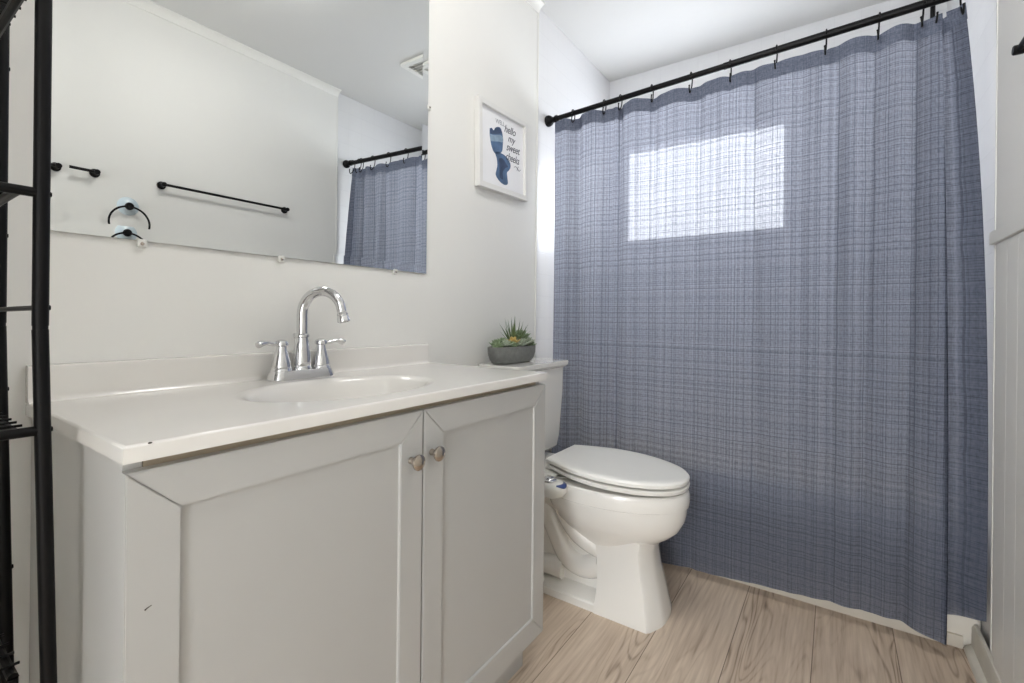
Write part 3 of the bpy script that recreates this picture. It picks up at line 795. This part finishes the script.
# ------------------------------------------------------------------ framed print
pic = thing('framed_print', 'white framed print of a blue watercolour figure with grey lettering', 'picture', (0.0, 1.563, 1.68))
T0 = Vector((0, 1.563, 1.68))
TILT = Matrix.Translation(T0) @ Matrix.Rotation(math.radians(1.6), 4, 'X') @ Matrix.Translation(-T0)
def tilt(bm):
    bmesh.ops.transform(bm, matrix=TILT, verts=bm.verts[:]); return bm
PY0, PY1, PZ0, PZ1, FWD = 1.393, 1.734, 1.512, 1.850, 0.021
bm = BM()
for q in ([(PY0, PZ0), (PY0 + FWD, PZ0 + FWD), (PY0 + FWD, PZ1 - FWD), (PY0, PZ1)], [(PY1, PZ0), (PY1, PZ1), (PY1 - FWD, PZ1 - FWD), (PY1 - FWD, PZ0 + FWD)],
          [(PY0, PZ0), (PY1, PZ0), (PY1 - FWD, PZ0 + FWD), (PY0 + FWD, PZ0 + FWD)], [(PY0, PZ1), (PY0 + FWD, PZ1 - FWD), (PY1 - FWD, PZ1 - FWD), (PY1, PZ1)]):
    t = bmesh.new(); loft(t, [[Vector((0.002, a, b_)) for a, b_ in q], [Vector((0.026, a, b_)) for a, b_ in q]])
    bmesh.ops.bevel(t, geom=[e for e in t.edges if all(abs(v.co.x - 0.026) < 1e-5 for v in e.verts)], offset=0.001, segments=1, affect='EDGES'); join(bm, t)
obj('frame', tilt(bm), M['frame_white'], pic)
bm = BM(); box(bm, (0.004, PY0 + FWD - 0.002, PZ0 + FWD - 0.002), (0.014, PY1 - FWD + 0.002, PZ1 - FWD + 0.002)); paper = obj('print', tilt(bm), M['paper'], pic)
def blob(name, poly, m, x, parent):
    P = [(v.x, v.y) for v in catmull([(a, b_, 0) for a, b_ in poly + poly[:1]], 5)[:-1]]
    bm = BM(); prism(bm, P, 'x', 0.0138, x); return obj(name, tilt(bm), m, parent)
blob('painted_torso', [(1.474, 1.752), (1.487, 1.757), (1.500, 1.752), (1.512, 1.766), (1.534, 1.775), (1.550, 1.772), (1.562, 1.746), (1.562, 1.712), (1.555, 1.682), (1.530, 1.668), (1.504, 1.664), (1.487, 1.682), (1.478, 1.706), (1.473, 1.73)], M['blue_wash'], 0.01425, paper)
blob('painted_neckline', [(1.476, 1.750), (1.487, 1.755), (1.500, 1.750), (1.512, 1.764), (1.534, 1.772), (1.549, 1.769), (1.556, 1.756), (1.535, 1.749), (1.505, 1.738), (1.477, 1.734)], M['dark_blue_wash'], 0.01435, paper)
blob('painted_waistband', [(1.476, 1.730), (1.505, 1.734), (1.535, 1.744), (1.560, 1.744), (1.561, 1.722), (1.53, 1.716), (1.50, 1.708), (1.479, 1.706)], M['pale_blue_wash'], 0.01445, paper)
blob('painted_skirt', [(1.508, 1.664), (1.525, 1.672), (1.552, 1.674), (1.575, 1.672), (1.598, 1.664), (1.614, 1.648), (1.616, 1.634), (1.605, 1.618), (1.591, 1.606), (1.593, 1.585), (1.596, 1.562), (1.582, 1.553), (1.563, 1.552), (1.535, 1.560), (1.512, 1.578), (1.517, 1.600), (1.523, 1.620), (1.519, 1.645)], M['blue_wash'], 0.01425, paper)
blob('painted_shade', [(1.535, 1.650), (1.56, 1.655), (1.585, 1.640), (1.598, 1.630), (1.580, 1.622), (1.56, 1.600), (1.562, 1.572), (1.54, 1.575), (1.537, 1.61)], M['dark_blue_wash'], 0.01435, paper)
def lettering(name, body, yc, zc, size, m, shear=0.0, rot=0.0, sx=1.0, thin=0.0001):
    cu = bpy.data.curves.new('lettering', 'FONT'); cu.body = body; cu.size = size; cu.align_x = 'CENTER'; cu.align_y = 'CENTER'
    cu.shear = shear; cu.extrude = 0.0003; cu.offset = thin; cu.space_character = 0.95
    to = bpy.data.objects.new('lettering', cu); COL.objects.link(to)
    me = bpy.data.meshes.new_from_object(to)
    bpy.data.objects.remove(to); bpy.data.curves.remove(cu)
    bm = BM(); bm.from_mesh(me); bpy.data.meshes.remove(me)
    c, s = math.cos(rot), math.sin(rot)
    for v in bm.verts:
        a, b_ = v.co.x * sx, v.co.y
        v.co = Vector((0.0143 + v.co.z, yc + a * c - b_ * s, zc + a * s + b_ * c))
    return obj(name, tilt(bm), m, paper)
lettering('lettering', 'WELL', 1.545, 1.795, 0.026, M['pale_ink'], rot=0.05)
lettering('lettering', 'hello', 1.612, 1.783, 0.044, M['ink'], 0.35, 0.03)
lettering('lettering', 'my', 1.622, 1.749, 0.042, M['ink'], 0.35)
lettering('lettering', 'sweet', 1.634, 1.713, 0.046, M['ink'], 0.35, 0.03, 0.92)
lettering('lettering', 'cheeks', 1.630, 1.672, 0.046, M['ink'], 0.35, 0.0, 0.82)
bm = BM()
tube(bm, [(0.0143, 1.642, 1.640), (0.0143, 1.655, 1.645), (0.0143, 1.668, 1.640), (0.0143, 1.680, 1.632), (0.0143, 1.692, 1.640)], 0.0011, 6, smooth=5); tube(bm, [(0.0143, 1.676, 1.650), (0.0143, 1.668, 1.640), (0.0143, 1.664, 1.630)], 0.001, 6, smooth=5)
obj('flourish', tilt(bm), M['ink'], paper)

# ------------------------------------------------------------------ toilet
TC = 1.612
toi = thing('toilet', 'white two-piece toilet with closed lid between the vanity and the tub', 'toilet', (0.40, TC, 0))
def V2(pts, z): return [Vector((a, b_, z)) for a, b_ in pts]
def egg(x0, x1, hw, n=48, p_back=2.6, p_front=2.0, wide=0.42):
    """elongated bowl outline: blunt at the wall end x0, rounded at the front x1"""
    xc = x0 + (x1 - x0) * wide
    pts = []
    for k in range(n):
        a = 2 * PI * k / n
        c, s = math.cos(a), math.sin(a)
        if c >= 0: x = xc + (x1 - xc) * abs(c) ** (2 / p_front); y = hw * math.copysign(abs(s) ** (2 / p_front), s)
        else: x = xc - (xc - x0) * abs(c) ** (2 / p_back); y = hw * math.copysign(abs(s) ** (2 / p_back), s)
        pts.append((x, TC + y))
    return pts
bm = BM()
# bowl: rim band, groove, rounded belly running back into the neck
spec = [(0.190, 0.37, 0.590, 0.076), (0.222, 0.35, 0.618, 0.090), (0.250, 0.33, 0.652, 0.110), (0.276, 0.30, 0.690, 0.132), (0.302, 0.28, 0.717, 0.150), (0.335, 0.26, 0.733, 0.164), (0.362, 0.25, 0.739, 0.171), (0.384, 0.245, 0.740, 0.173),
        (0.3865, 0.244, 0.745, 0.1770), (0.405, 0.243, 0.748, 0.1785), (0.425, 0.243, 0.747, 0.178), (0.433, 0.245, 0.744, 0.176), (0.437, 0.250, 0.738, 0.171)]
loft(bm, [V2(egg(x0, x1, hw), z) for z, x0, x1, hw in spec])
obj('bowl', bm, M['porcelain'], toi, angle=32)
bm = BM()
# rear deck under the tank
def rr(x0, x1, hw, r, z): return V2(rrect(x0, x1, TC - hw, TC + hw, r, 6), z)
loft(bm, [rr(0.06, 0.36, 0.075, 0.03, 0.30), rr(0.045, 0.36, 0.105, 0.04, 0.36), rr(0.035, 0.36, 0.125, 0.04, 0.40), rr(0.035, 0.36, 0.130, 0.04, 0.430), rr(0.04, 0.36, 0.125, 0.04, 0.440)])
# neck and trapway on each side, foot plate
loft(bm, [rr(0.10, 0.50, 0.062, 0.05, 0.015), rr(0.10, 0.50, 0.060, 0.05, 0.12), rr(0.09, 0.48, 0.062, 0.05, 0.22), rr(0.07, 0.45, 0.072, 0.05, 0.33)])
for s in (-1, 1):
    tube(bm, [(0.335, TC + s * 0.075, 0.375), (0.345, TC + s * 0.078, 0.31), (0.385, TC + s * 0.070, 0.245), (0.445, TC + s * 0.056, 0.205), (0.50, TC + s * 0.04, 0.185)], lambda t: 0.050 - 0.014 * t, 16, smooth=6)
    tube(bm, [(0.47, TC + s * 0.050, 0.145), (0.40, TC + s * 0.046, 0.115), (0.335, TC + s * 0.048, 0.135), (0.285, TC + s * 0.048, 0.215), (0.235, TC + s * 0.048, 0.30), (0.18, TC + s * 0.055, 0.33)], 0.044, 16, smooth=6)
    tube(bm, [(0.32, TC + s * 0.060, 0.085), (0.255, TC + s * 0.064, 0.085), (0.21, TC + s * 0.058, 0.075), (0.16, TC + s * 0.05, 0.06)], lambda t: 0.040 - 0.01 * t, 14, smooth=5)
loft(bm, [rr(0.10, 0.56, 0.116, 0.03, 0.0), rr(0.10, 0.56, 0.116, 0.03, 0.024), rr(0.105, 0.56, 0.112, 0.03, 0.030), rr(0.12, 0.56, 0.098, 0.03, 0.034), rr(0.14, 0.56, 0.055, 0.03, 0.055)])
# flared, faceted front column
def col(x0, x1, hw, ch, z):
    """chamfered-front section: flat sides, two slanted facets and a flat front"""
    return [Vector((x0, TC - hw, z)), Vector((x1 - ch * 0.62, TC - hw, z)), Vector((x1 - ch * 0.45, TC - hw * 0.92, z)), Vector((x1 - ch * 0.08, TC - hw * 0.50, z)), Vector((x1, TC - hw * 0.22, z)), Vector((x1, TC + hw * 0.22, z)), Vector((x1 - ch * 0.08, TC + hw * 0.50, z)), Vector((x1 - ch * 0.45, TC + hw * 0.92, z)), Vector((x1 - ch * 0.62, TC + hw, z)), Vector((x0, TC + hw, z))]
loft(bm, [col(0.465, 0.684, 0.119, 0.060, 0.0), col(0.466, 0.684, 0.119, 0.060, 0.016), col(0.468, 0.676, 0.112, 0.058, 0.045), col(0.470, 0.665, 0.103, 0.055, 0.10), col(0.466, 0.650, 0.095, 0.054, 0.16), col(0.458, 0.641, 0.091, 0.054, 0.225), col(0.440, 0.652, 0.100, 0.055, 0.270)])
obj('pedestal', bm, M['porcelain'], toi, angle=28)
# tank: narrower at the bottom
bm = BM()
def tk(x0, x1, hw, r, z): return V2(rrect(x0, x1, TC - 0.008 - hw, TC - 0.008 + hw, r, 7), z)
loft(bm, [tk(0.035, 0.165, 0.155, 0.03, 0.462), tk(0.025, 0.178, 0.168, 0.035, 0.475), tk(0.020, 0.184, 0.175, 0.035, 0.52), tk(0.016, 0.192, 0.186, 0.035, 0.70), tk(0.014, 0.194, 0.186, 0.035, 0.806)])
obj('tank', bm, M['porcelain'], toi)
bm = BM()
loft(bm, [tk(0.012, 0.195, 0.187, 0.03, 0.802), tk(0.010, 0.200, 0.194, 0.03, 0.806), tk(0.008, 0.207, 0.202, 0.03, 0.813), tk(0.008, 0.208, 0.203, 0.03, 0.8255), tk(0.009, 0.2065, 0.2015, 0.03, 0.829), tk(0.013, 0.202, 0.197, 0.03, 0.830)])
obj('tank_lid', bm, M['porcelain'], toi)
bm = BM(); box(bm, (0.05, TC - 0.05, 0.438), (0.17, TC + 0.05, 0.465), 0.006); obj('tank_gasket', bm, M['black_matte'], toi)
bm = BM(); lathe(bm, [(0, 0), (0.011, 0), (0.011, 0.010), (0.006, 0.012), (0, 0.012)], (0.192, TC - 0.14, 0.735), 'x', 16); tube(bm, [(0.206, TC - 0.14, 0.735), (0.210, TC - 0.115, 0.732), (0.212, TC - 0.085, 0.726)], 0.005, 10, smooth=4); obj('flush_lever', bm, M['chrome'], toi)
# seat and lid: elongated, squared at the hinge
def seat(x0, x1, hw, hb, n=30):
    """outline: straight hinge edge of half width hb at x0, swelling to hw, round at the front"""
    half = []
    xc = x0 + (x1 - x0) * 0.46
    for k in range(n + 1):
        t = k / n
        if t < 0.4:
            q = t / 0.4; x = lerp(x0, xc, q); y = hb + (hw - hb) * math.sin(q * PI / 2)
        else:
            q = (t - 0.4) / 0.6 * PI / 2; x = xc + (x1 - xc) * math.sin(q); y = hw * math.cos(q) ** 0.92
        half.append((x, y))
    return [(x, TC - y) for x, y in half] + [(x, TC + y) for x, y in half[-2::-1]]
def shell(spec):
    """flat ring stack, lifted a little towards the hinge where the bidet plate sits under it"""
    bm = BM()
    loft(bm, [[v + Vector((0, 0, 0.014 * (0.757 - v.x) / 0.48)) for v in V2(seat(x0, x1, hw, hb), z)] for z, x0, x1, hw, hb in spec]); return bm
obj('seat', shell([(0.4425, 0.288, 0.734, 0.166, 0.098), (0.4445, 0.282, 0.742, 0.174, 0.108), (0.4570, 0.280, 0.745, 0.177, 0.110), (0.4598, 0.284, 0.739, 0.171, 0.106)]), M['plastic_seat'], toi)
obj('lid', shell([(0.4645, 0.274, 0.738, 0.170, 0.106), (0.4665, 0.270, 0.743, 0.175, 0.111), (0.4770, 0.269, 0.744, 0.176, 0.111), (0.4825, 0.273, 0.739, 0.171, 0.107), (0.4848, 0.279, 0.732, 0.165, 0.102), (0.4862, 0.292, 0.714, 0.150, 0.092)]), M['plastic_seat'], toi, angle=25)
for a in (-1, 1):
    bm = BM(); box(bm, (0.252, TC + a * 0.072 - 0.022, 0.442), (0.284, TC + a * 0.072 + 0.022, 0.484), 0.005); obj('hinge', bm, M['plastic_seat'], toi)
    bm = BM(); box(bm, (0.690, TC + a * 0.05 - 0.009, 0.4590), (0.706, TC + a * 0.05 + 0.009, 0.4690), 0.001); obj('lid_bumper', bm, M['white_plastic'], toi)
    bm = BM(); box(bm, (0.690, TC + a * 0.06 - 0.006, 0.4365), (0.706, TC + a * 0.06 + 0.006, 0.4450), 0.001); obj('seat_bumper', bm, M['white_plastic'], toi)
    bm = BM(); lathe(bm, [(0.0, 0), (0.014, 0), (0.0145, 0.008), (0.011, 0.018), (0.0, 0.022)], (0.245, TC + a * 0.100, 0.033)); obj('bolt_cap', bm, M['white_plastic'], toi)

# bidet attachment clamped under the seat, its control arm on the vanity side
bid = thing('bidet_attachment', 'white bidet attachment with a chrome dial and blue lever clamped under the toilet seat', 'bidet', (0.30, 1.42, 0.446))
bm = BM(); box(bm, (0.262, TC - 0.155, 0.4442), (0.325, TC + 0.10, 0.4492), 0.001); obj('mounting_plate', bm, M['white_plastic'], bid)
bm = BM()
bcx, bcy = 0.345, 1.400
def pod(kx, ky, z, dx=0): return [Vector((bcx + dx + kx * 0.058 * math.copysign(abs(math.cos(a)) ** 0.75, math.cos(a)), bcy + ky * 0.036 * math.copysign(abs(math.sin(a)) ** 0.75, math.sin(a)), z)) for a in [2 * PI * k / 36 for k in range(36)]]
loft(bm, [pod(0.55, 0.6, 0.402, -0.005), pod(0.82, 0.85, 0.408, -0.003), pod(0.97, 0.98, 0.422), pod(1.0, 1.0, 0.436), pod(0.95, 0.95, 0.447, -0.002), pod(0.80, 0.80, 0.454, -0.005), pod(0.5, 0.5, 0.457, -0.008)])
box(bm, (0.262, bcy - 0.01, 0.4305), (0.312, TC - 0.135, 0.4495), 0.004)
obj('control_arm', bm, M['white_plastic'], bid)
bm = BM(); lathe(bm, [(0.0, 0), (0.025, 0), (0.0255, 0.004), (0.023, 0.006), (0.0165, 0.0065), (0.015, 0.0105), (0.012, 0.012), (0, 0.0125)], (bcx - 0.002, bcy - 0.002, 0.4565)); obj('dial', bm, M['chrome'], bid, label='chrome dial')
bm = BM()
pr = []
for k in range(9):
    a = -1.0 + 2.0 * k / 8
    pr.append(Vector((bcx + 0.016 + 0.034 * math.cos(a), bcy + 0.028 * math.sin(a), 0.4515 - 0.006 * abs(math.cos(a)))))
tube(bm, pr, lambda t: 0.004 + 0.0050 * math.sin(PI * t), 10, smooth=2); obj('lever', bm, M['bidet_blue'], bid, label='blue lever')
bm = BM(); box(bm, (0.262, bcy + 0.02, 0.4495), (0.300, bcy + 0.05, 0.458), 0.003); obj('bracket', bm, M['white_plastic'], bid)
# ------------------------------------------------------------------ planter of succulents on the tank lid
PX, PYc, PZ = 0.090, 1.536, 0.8310
pl = thing('succulent_planter', 'oval grey concrete planter of small succulents on the toilet tank', 'potted plant', (PX, PYc, PZ))
bm = BM()
def ov(ax, ay, z): return [Vector((PX + ax * math.copysign(abs(math.cos(a)) ** 0.7, math.cos(a)), PYc + ay * math.copysign(abs(math.sin(a)) ** 0.7, math.sin(a)), z)) for a in [2 * PI * k / 44 for k in range(44)]]
loft(bm, [ov(0.030, 0.102, PZ), ov(0.036, 0.113, PZ + 0.003), ov(0.044, 0.126, PZ + 0.016), ov(0.049, 0.134, PZ + 0.036), ov(0.050, 0.1355, PZ + 0.063), ov(0.047, 0.1325, PZ + 0.065), ov(0.044, 0.1295, PZ + 0.063), ov(0.043, 0.1285, PZ + 0.052)])
obj('pot', bm, M['concrete'], pl)
bm = BM(); loft(bm, [ov(0.0425, 0.1285, PZ + 0.050), ov(0.0425, 0.1285, PZ + 0.055), ov(0.03, 0.105, PZ + 0.059)]); obj('soil', bm, M['soil'], pl)
def leaf(bm, base, d, L, w, th, bend=0.0, n=6, seg=8, tip=1.0):
    d = Vector(d).normalized(); upv = Vector((0, 0, 1))
    s = d.cross(upv)
    s = s.normalized() if s.length > 1e-3 else Vector((1, 0, 0))
    nrm = s.cross(d)
    rings = []
    for k in range(n + 1):
        t = k / n
        c = Vector(base) + d * L * t + nrm * bend * L * t * t
        prof = max(0.02, math.sin(PI * min(1, (0.18 + 0.82 * t) ** tip)) if tip != 1.0 else math.sin(PI * (0.16 + 0.84 * t) ** 0.9))
        rings.append([c + s * w * prof * math.cos(2 * PI * q / seg) + nrm * th * prof * math.sin(2 * PI * q / seg) for q in range(seg)])
    loft(bm, rings)
def rosette(name, y, x, z, R, m, rows=4, per=9, wk=0.34, lab=None):
    bm = BM()
    for r in range(rows):
        el = lerp(0.25, 1.35, r / max(1, rows - 1)); L = R * lerp(1.0, 0.42, r / max(1, rows - 1))
        for k in range(per - r):
            a = 2 * PI * (k + 0.5 * (r % 2) + rnd.uniform(-.08, .08)) / (per - r)
            leaf(bm, (x, y, z + 0.004 * r), (math.cos(a) * math.cos(el), math.sin(a) * math.cos(el), math.sin(el)), L, L * wk * 0.8, L * 0.13, 0.22)
    return obj(name, bm, m, pl, label=lab)
def spiky(y, x, z):
    bm = BM()
    for k in range(34):
        a = rnd.uniform(0, 2 * PI); el = math.radians(rnd.uniform(32, 86)); L = rnd.uniform(0.075, 0.125)
        leaf(bm, (x + 0.006 * math.cos(a), y + 0.006 * math.sin(a), z), (math.cos(a) * math.cos(el) * 0.6, math.sin(a) * math.cos(el), math.sin(el)), L, 0.0052, 0.0022, rnd.uniform(-0.05, 0.18), n=7, seg=6, tip=0.5)
    return obj('spiky_succulent', bm, M['leaf_dark'], pl, label='tall dark green spiky succulent in the middle')
zs = PZ + 0.056
spiky(PYc - 0.002 + 0.02, PX - 0.006, zs + 0.008)
rosette('rosette_succulent', PYc - 0.020, PX + 0.016, zs + 0.022, 0.034, M['leaf_yellow'], 3, 7, 0.55, 'pale yellow succulent')
for y, x, R, mm, z in ((-0.125, 0.006, 0.030, 'leaf_green', 0.004), (-0.098, -0.018, 0.034, 'leaf_green', 0.010), (-0.078, 0.016, 0.034, 'leaf_grey', 0.010), (-0.050, 0.028, 0.030, 'leaf_green', 0.006), (0.018, 0.028, 0.038, 'leaf_grey', 0.010), (0.050, 0.022, 0.036, 'leaf_grey', 0.012),
                       (0.072, -0.012, 0.046, 'leaf_green', 0.022), (0.092, 0.016, 0.038, 'leaf_grey', 0.016), (0.118, -0.004, 0.036, 'leaf_green', 0.014), (0.128, 0.018, 0.026, 'leaf_green', 0.004), (0.060, 0.0, 0.05, 'leaf_green', 0.036), (-0.045, -0.02, 0.04, 'leaf_green', 0.012)):
    rosette('rosette_succulent', PYc + y * 0.86, PX + x, zs + z, R, M[mm], 4, 9)

# ------------------------------------------------------------------ right wall: towel bars and suction towel ring (seen in the mirror)
def towel_bar(y0, y1, z, label):
    o = thing('towel_bar', label, 'towel bar', (W, (y0 + y1) / 2, z), 'black towel bars on the right wall')
    xb = W - 0.034
    bm = BM(); tube(bm, [(xb, y0 + 0.006, z), (xb, y1 - 0.006, z)], 0.0062, 14); obj('bar', bm, M['black'], o)
    for yy in (y0 + 0.014, y1 - 0.014):
        bm = BM()
        lathe(bm, [(0, 0), (0.018, 0), (0.018, 0.007), (0.012, 0.010), (0.0095, 0.022), (0.0105, 0.025), (0.0105, 0.042), (0.009, 0.044), (0, 0.044)], (W, yy, z), '-x', 20)
        obj('post', bm, M['black'], o)
    return o
b1 = towel_bar(0.882, 1.512, 1.614, 'long black towel bar in the middle of the right wall, wholly seen in the mirror')
dup(b1, (W, 0.352, 1.609), 'black towel bar at the left of the mirror image, partly hidden by the black rack')
rg = thing('towel_ring', 'black towel ring on a clear suction cup, low in the mirror image', 'towel ring', (W, 0.770, 1.49))
bm = BM(); lathe(bm, [(0, 0), (0.040, 0), (0.041, 0.003), (0.034, 0.009), (0.018, 0.015), (0, 0.016)], (W, 0.770, 1.490), '-x', 28); obj('suction_cup', bm, M['suction'], rg, label='pale blue suction cup')
bm = BM(); lathe(bm, [(0, 0.012), (0.016, 0.013), (0.0165, 0.026), (0.013, 0.032), (0, 0.033)], (W, 0.770, 1.488), '-x', 22); obj('knob', bm, M['black'], rg)
bm = BM(); torus(bm, (W - 0.026, 0.770, 1.412), 0.074, 0.0042, ((0, 1, 0), (0, 0, 1)), n=56); obj('ring', bm, M['black'], rg)

# ceiling vent grille (seen in the mirror)
vt = thing('ceiling_vent', 'white square ceiling vent grille seen in the top right of the mirror', 'vent', (0.79, 1.965, H))
bm = BM()
vx0, vx1, vy0, vy1 = 0.665, 0.917, 1.838, 2.090
prism(bm, [(vx0, vy0), (vx1, vy0), (vx1, vy0 + 0.028), (vx0, vy0 + 0.028)], 'z', H - 0.016, H - 0.0005); prism(bm, [(vx0, vy1 - 0.028), (vx1, vy1 - 0.028), (vx1, vy1), (vx0, vy1)], 'z', H - 0.016, H - 0.0005)
prism(bm, [(vx0, vy0 + 0.0281), (vx0 + 0.028, vy0 + 0.0281), (vx0 + 0.028, vy1 - 0.0281), (vx0, vy1 - 0.0281)], 'z', H - 0.016, H - 0.0005); prism(bm, [(vx1 - 0.028, vy0 + 0.0281), (vx1, vy0 + 0.0281), (vx1, vy1 - 0.0281), (vx1 - 0.028, vy1 - 0.0281)], 'z', H - 0.016, H - 0.0005)
obj('vent_frame', bm, M['white_plastic'], vt)
bm = BM()
for k in range(9):
    yy = vy0 + 0.036 + k * 0.0215
    prism(bm, [(yy, H - 0.013), (yy + 0.015, H - 0.003), (yy + 0.0165, H - 0.005), (yy + 0.0015, H - 0.015)], 'x', vx0 + 0.026, vx1 - 0.026)
obj('louvres', bm, M['white_plastic'], vt)

# ------------------------------------------------------------------ black wire storage rack at the left
rk = thing('storage_rack', 'tall black metal storage rack with wire shelves at the left of the vanity', 'rack', (0.20, -0.10, 0))
RX0, RX1, RYA, RYB = 0.056, 0.308, -0.42, 0.155
def post(x, y, r, lean):
    bm = BM()
    tube(bm, [(x, y + lean, 0.012), (x, y, 0.985)], r, 16); tube(bm, [(x, y, 0.990), (x, y, 1.86)], r, 16)
    tube(bm, [(x, y, 0.980), (x, y, 0.996)], r * 0.93, 16)
    lathe(bm, [(0, 0), (r * 1.15, 0), (r * 1.15, 0.012), (0, 0.014)], (x, y + lean, 0.0), seg=16)
    bmesh.ops.create_uvsphere(bm, u_segments=14, v_segments=8, radius=r * 1.1, matrix=Matrix.Translation((x, y, 1.862)))
    return bm
for x, y, r, l in ((RX1, RYB, 0.0082, 0.024), (RX0, RYB, 0.0085, 0.022), (RX1, RYA, 0.0082, 0.024), (RX0, RYA, 0.0085, 0.022)):
    obj('post', post(x, y, r, l), M['black'], rk)
for z in (0.256, 0.556, 0.857, 1.158, 1.398, 1.72):
    bm = BM()
    step = 0.0 if 0.8 < z < 1.2 else (0.034 if z > 1.2 else -0.034)      # front rail sits above or under the tray on the outer tiers
    tube(bm, [(RX0, RYA, z), (RX0, RYB, z)], 0.0062, 12)
    tube(bm, [(RX1, RYA, z + step), (RX1, RYB, z + step)], 0.0062, 12)
    if step:
        for y in (RYA + 0.021, RYB - 0.021): tube(bm, [(RX1, y, z), (RX1, y, z + step)], 0.0050, 10)
    for y in (RYA + 0.021, RYB - 0.021): tube(bm, [(RX0, y, z), (RX1, y, z)], 0.0055, 10)
    sh = obj('shelf', bm, M['black'], rk)
    bm = BM()
    n = 8
    for k in range(n):
        x = lerp(RX0 + 0.02, RX1 - 0.02, k / (n - 1))
        tube(bm, [(x, RYA + 0.012, z + 0.006), (x, RYB - 0.012, z + 0.006)], 0.0018, 6)
    for y in (lerp(RYA, RYB, 0.33), lerp(RYA, RYB, 0.66)): tube(bm, [(RX0, y, z + 0.003), (RX1, y, z + 0.003)], 0.0022, 6)
    obj('wire_grid', bm, M['black'], sh)
bm = BM(); tube(bm, [(RX1, RYB, 1.013), (RX0, RYB - 0.03, 1.008)], 0.0055, 10, flat=0.6); obj('brace', bm, M['black'], rk)
for x, z in ((RX1, 1.158), (RX1, 1.013), (RX1, 0.857), (RX0, 1.392), (RX0, 1.128), (RX0, 0.885), (RX0, 0.60)):
    bm = BM(); lathe(bm, [(0, 0), (0.0042, 0), (0.0045, 0.002), (0.003, 0.005), (0, 0.0055)], (x, RYB + 0.0042 + 0.024 * max(0, (0.985 - z) / 0.985), z), 'y', 12); obj('bolt', bm, M['black'], rk)

# ------------------------------------------------------------------ added ceiling lamp, unseen above the frame, to light the room
LX, LY = 0.72, 0.95
lamp = thing('added_ceiling_lamp', 'added round white ceiling lamp, unseen above the frame, to light the room', 'lamp', (LX, LY, H))
bm = BM(); lathe(bm, [(0, 0), (0.145, 0), (0.15, -0.006), (0.147, -0.018), (0, -0.018)], (LX, LY, H - 0.0005)); obj('added_lamp_base', bm, M['white_plastic'], lamp)
bm = BM(); lathe(bm, [(0.138, -0.017), (0.140, -0.030), (0.134, -0.045), (0.115, -0.060), (0.08, -0.071), (0.03, -0.076), (0.0, -0.0765)], (LX, LY, H)); obj('added_lamp_dome', bm, M['added_lamp_glow'], lamp)
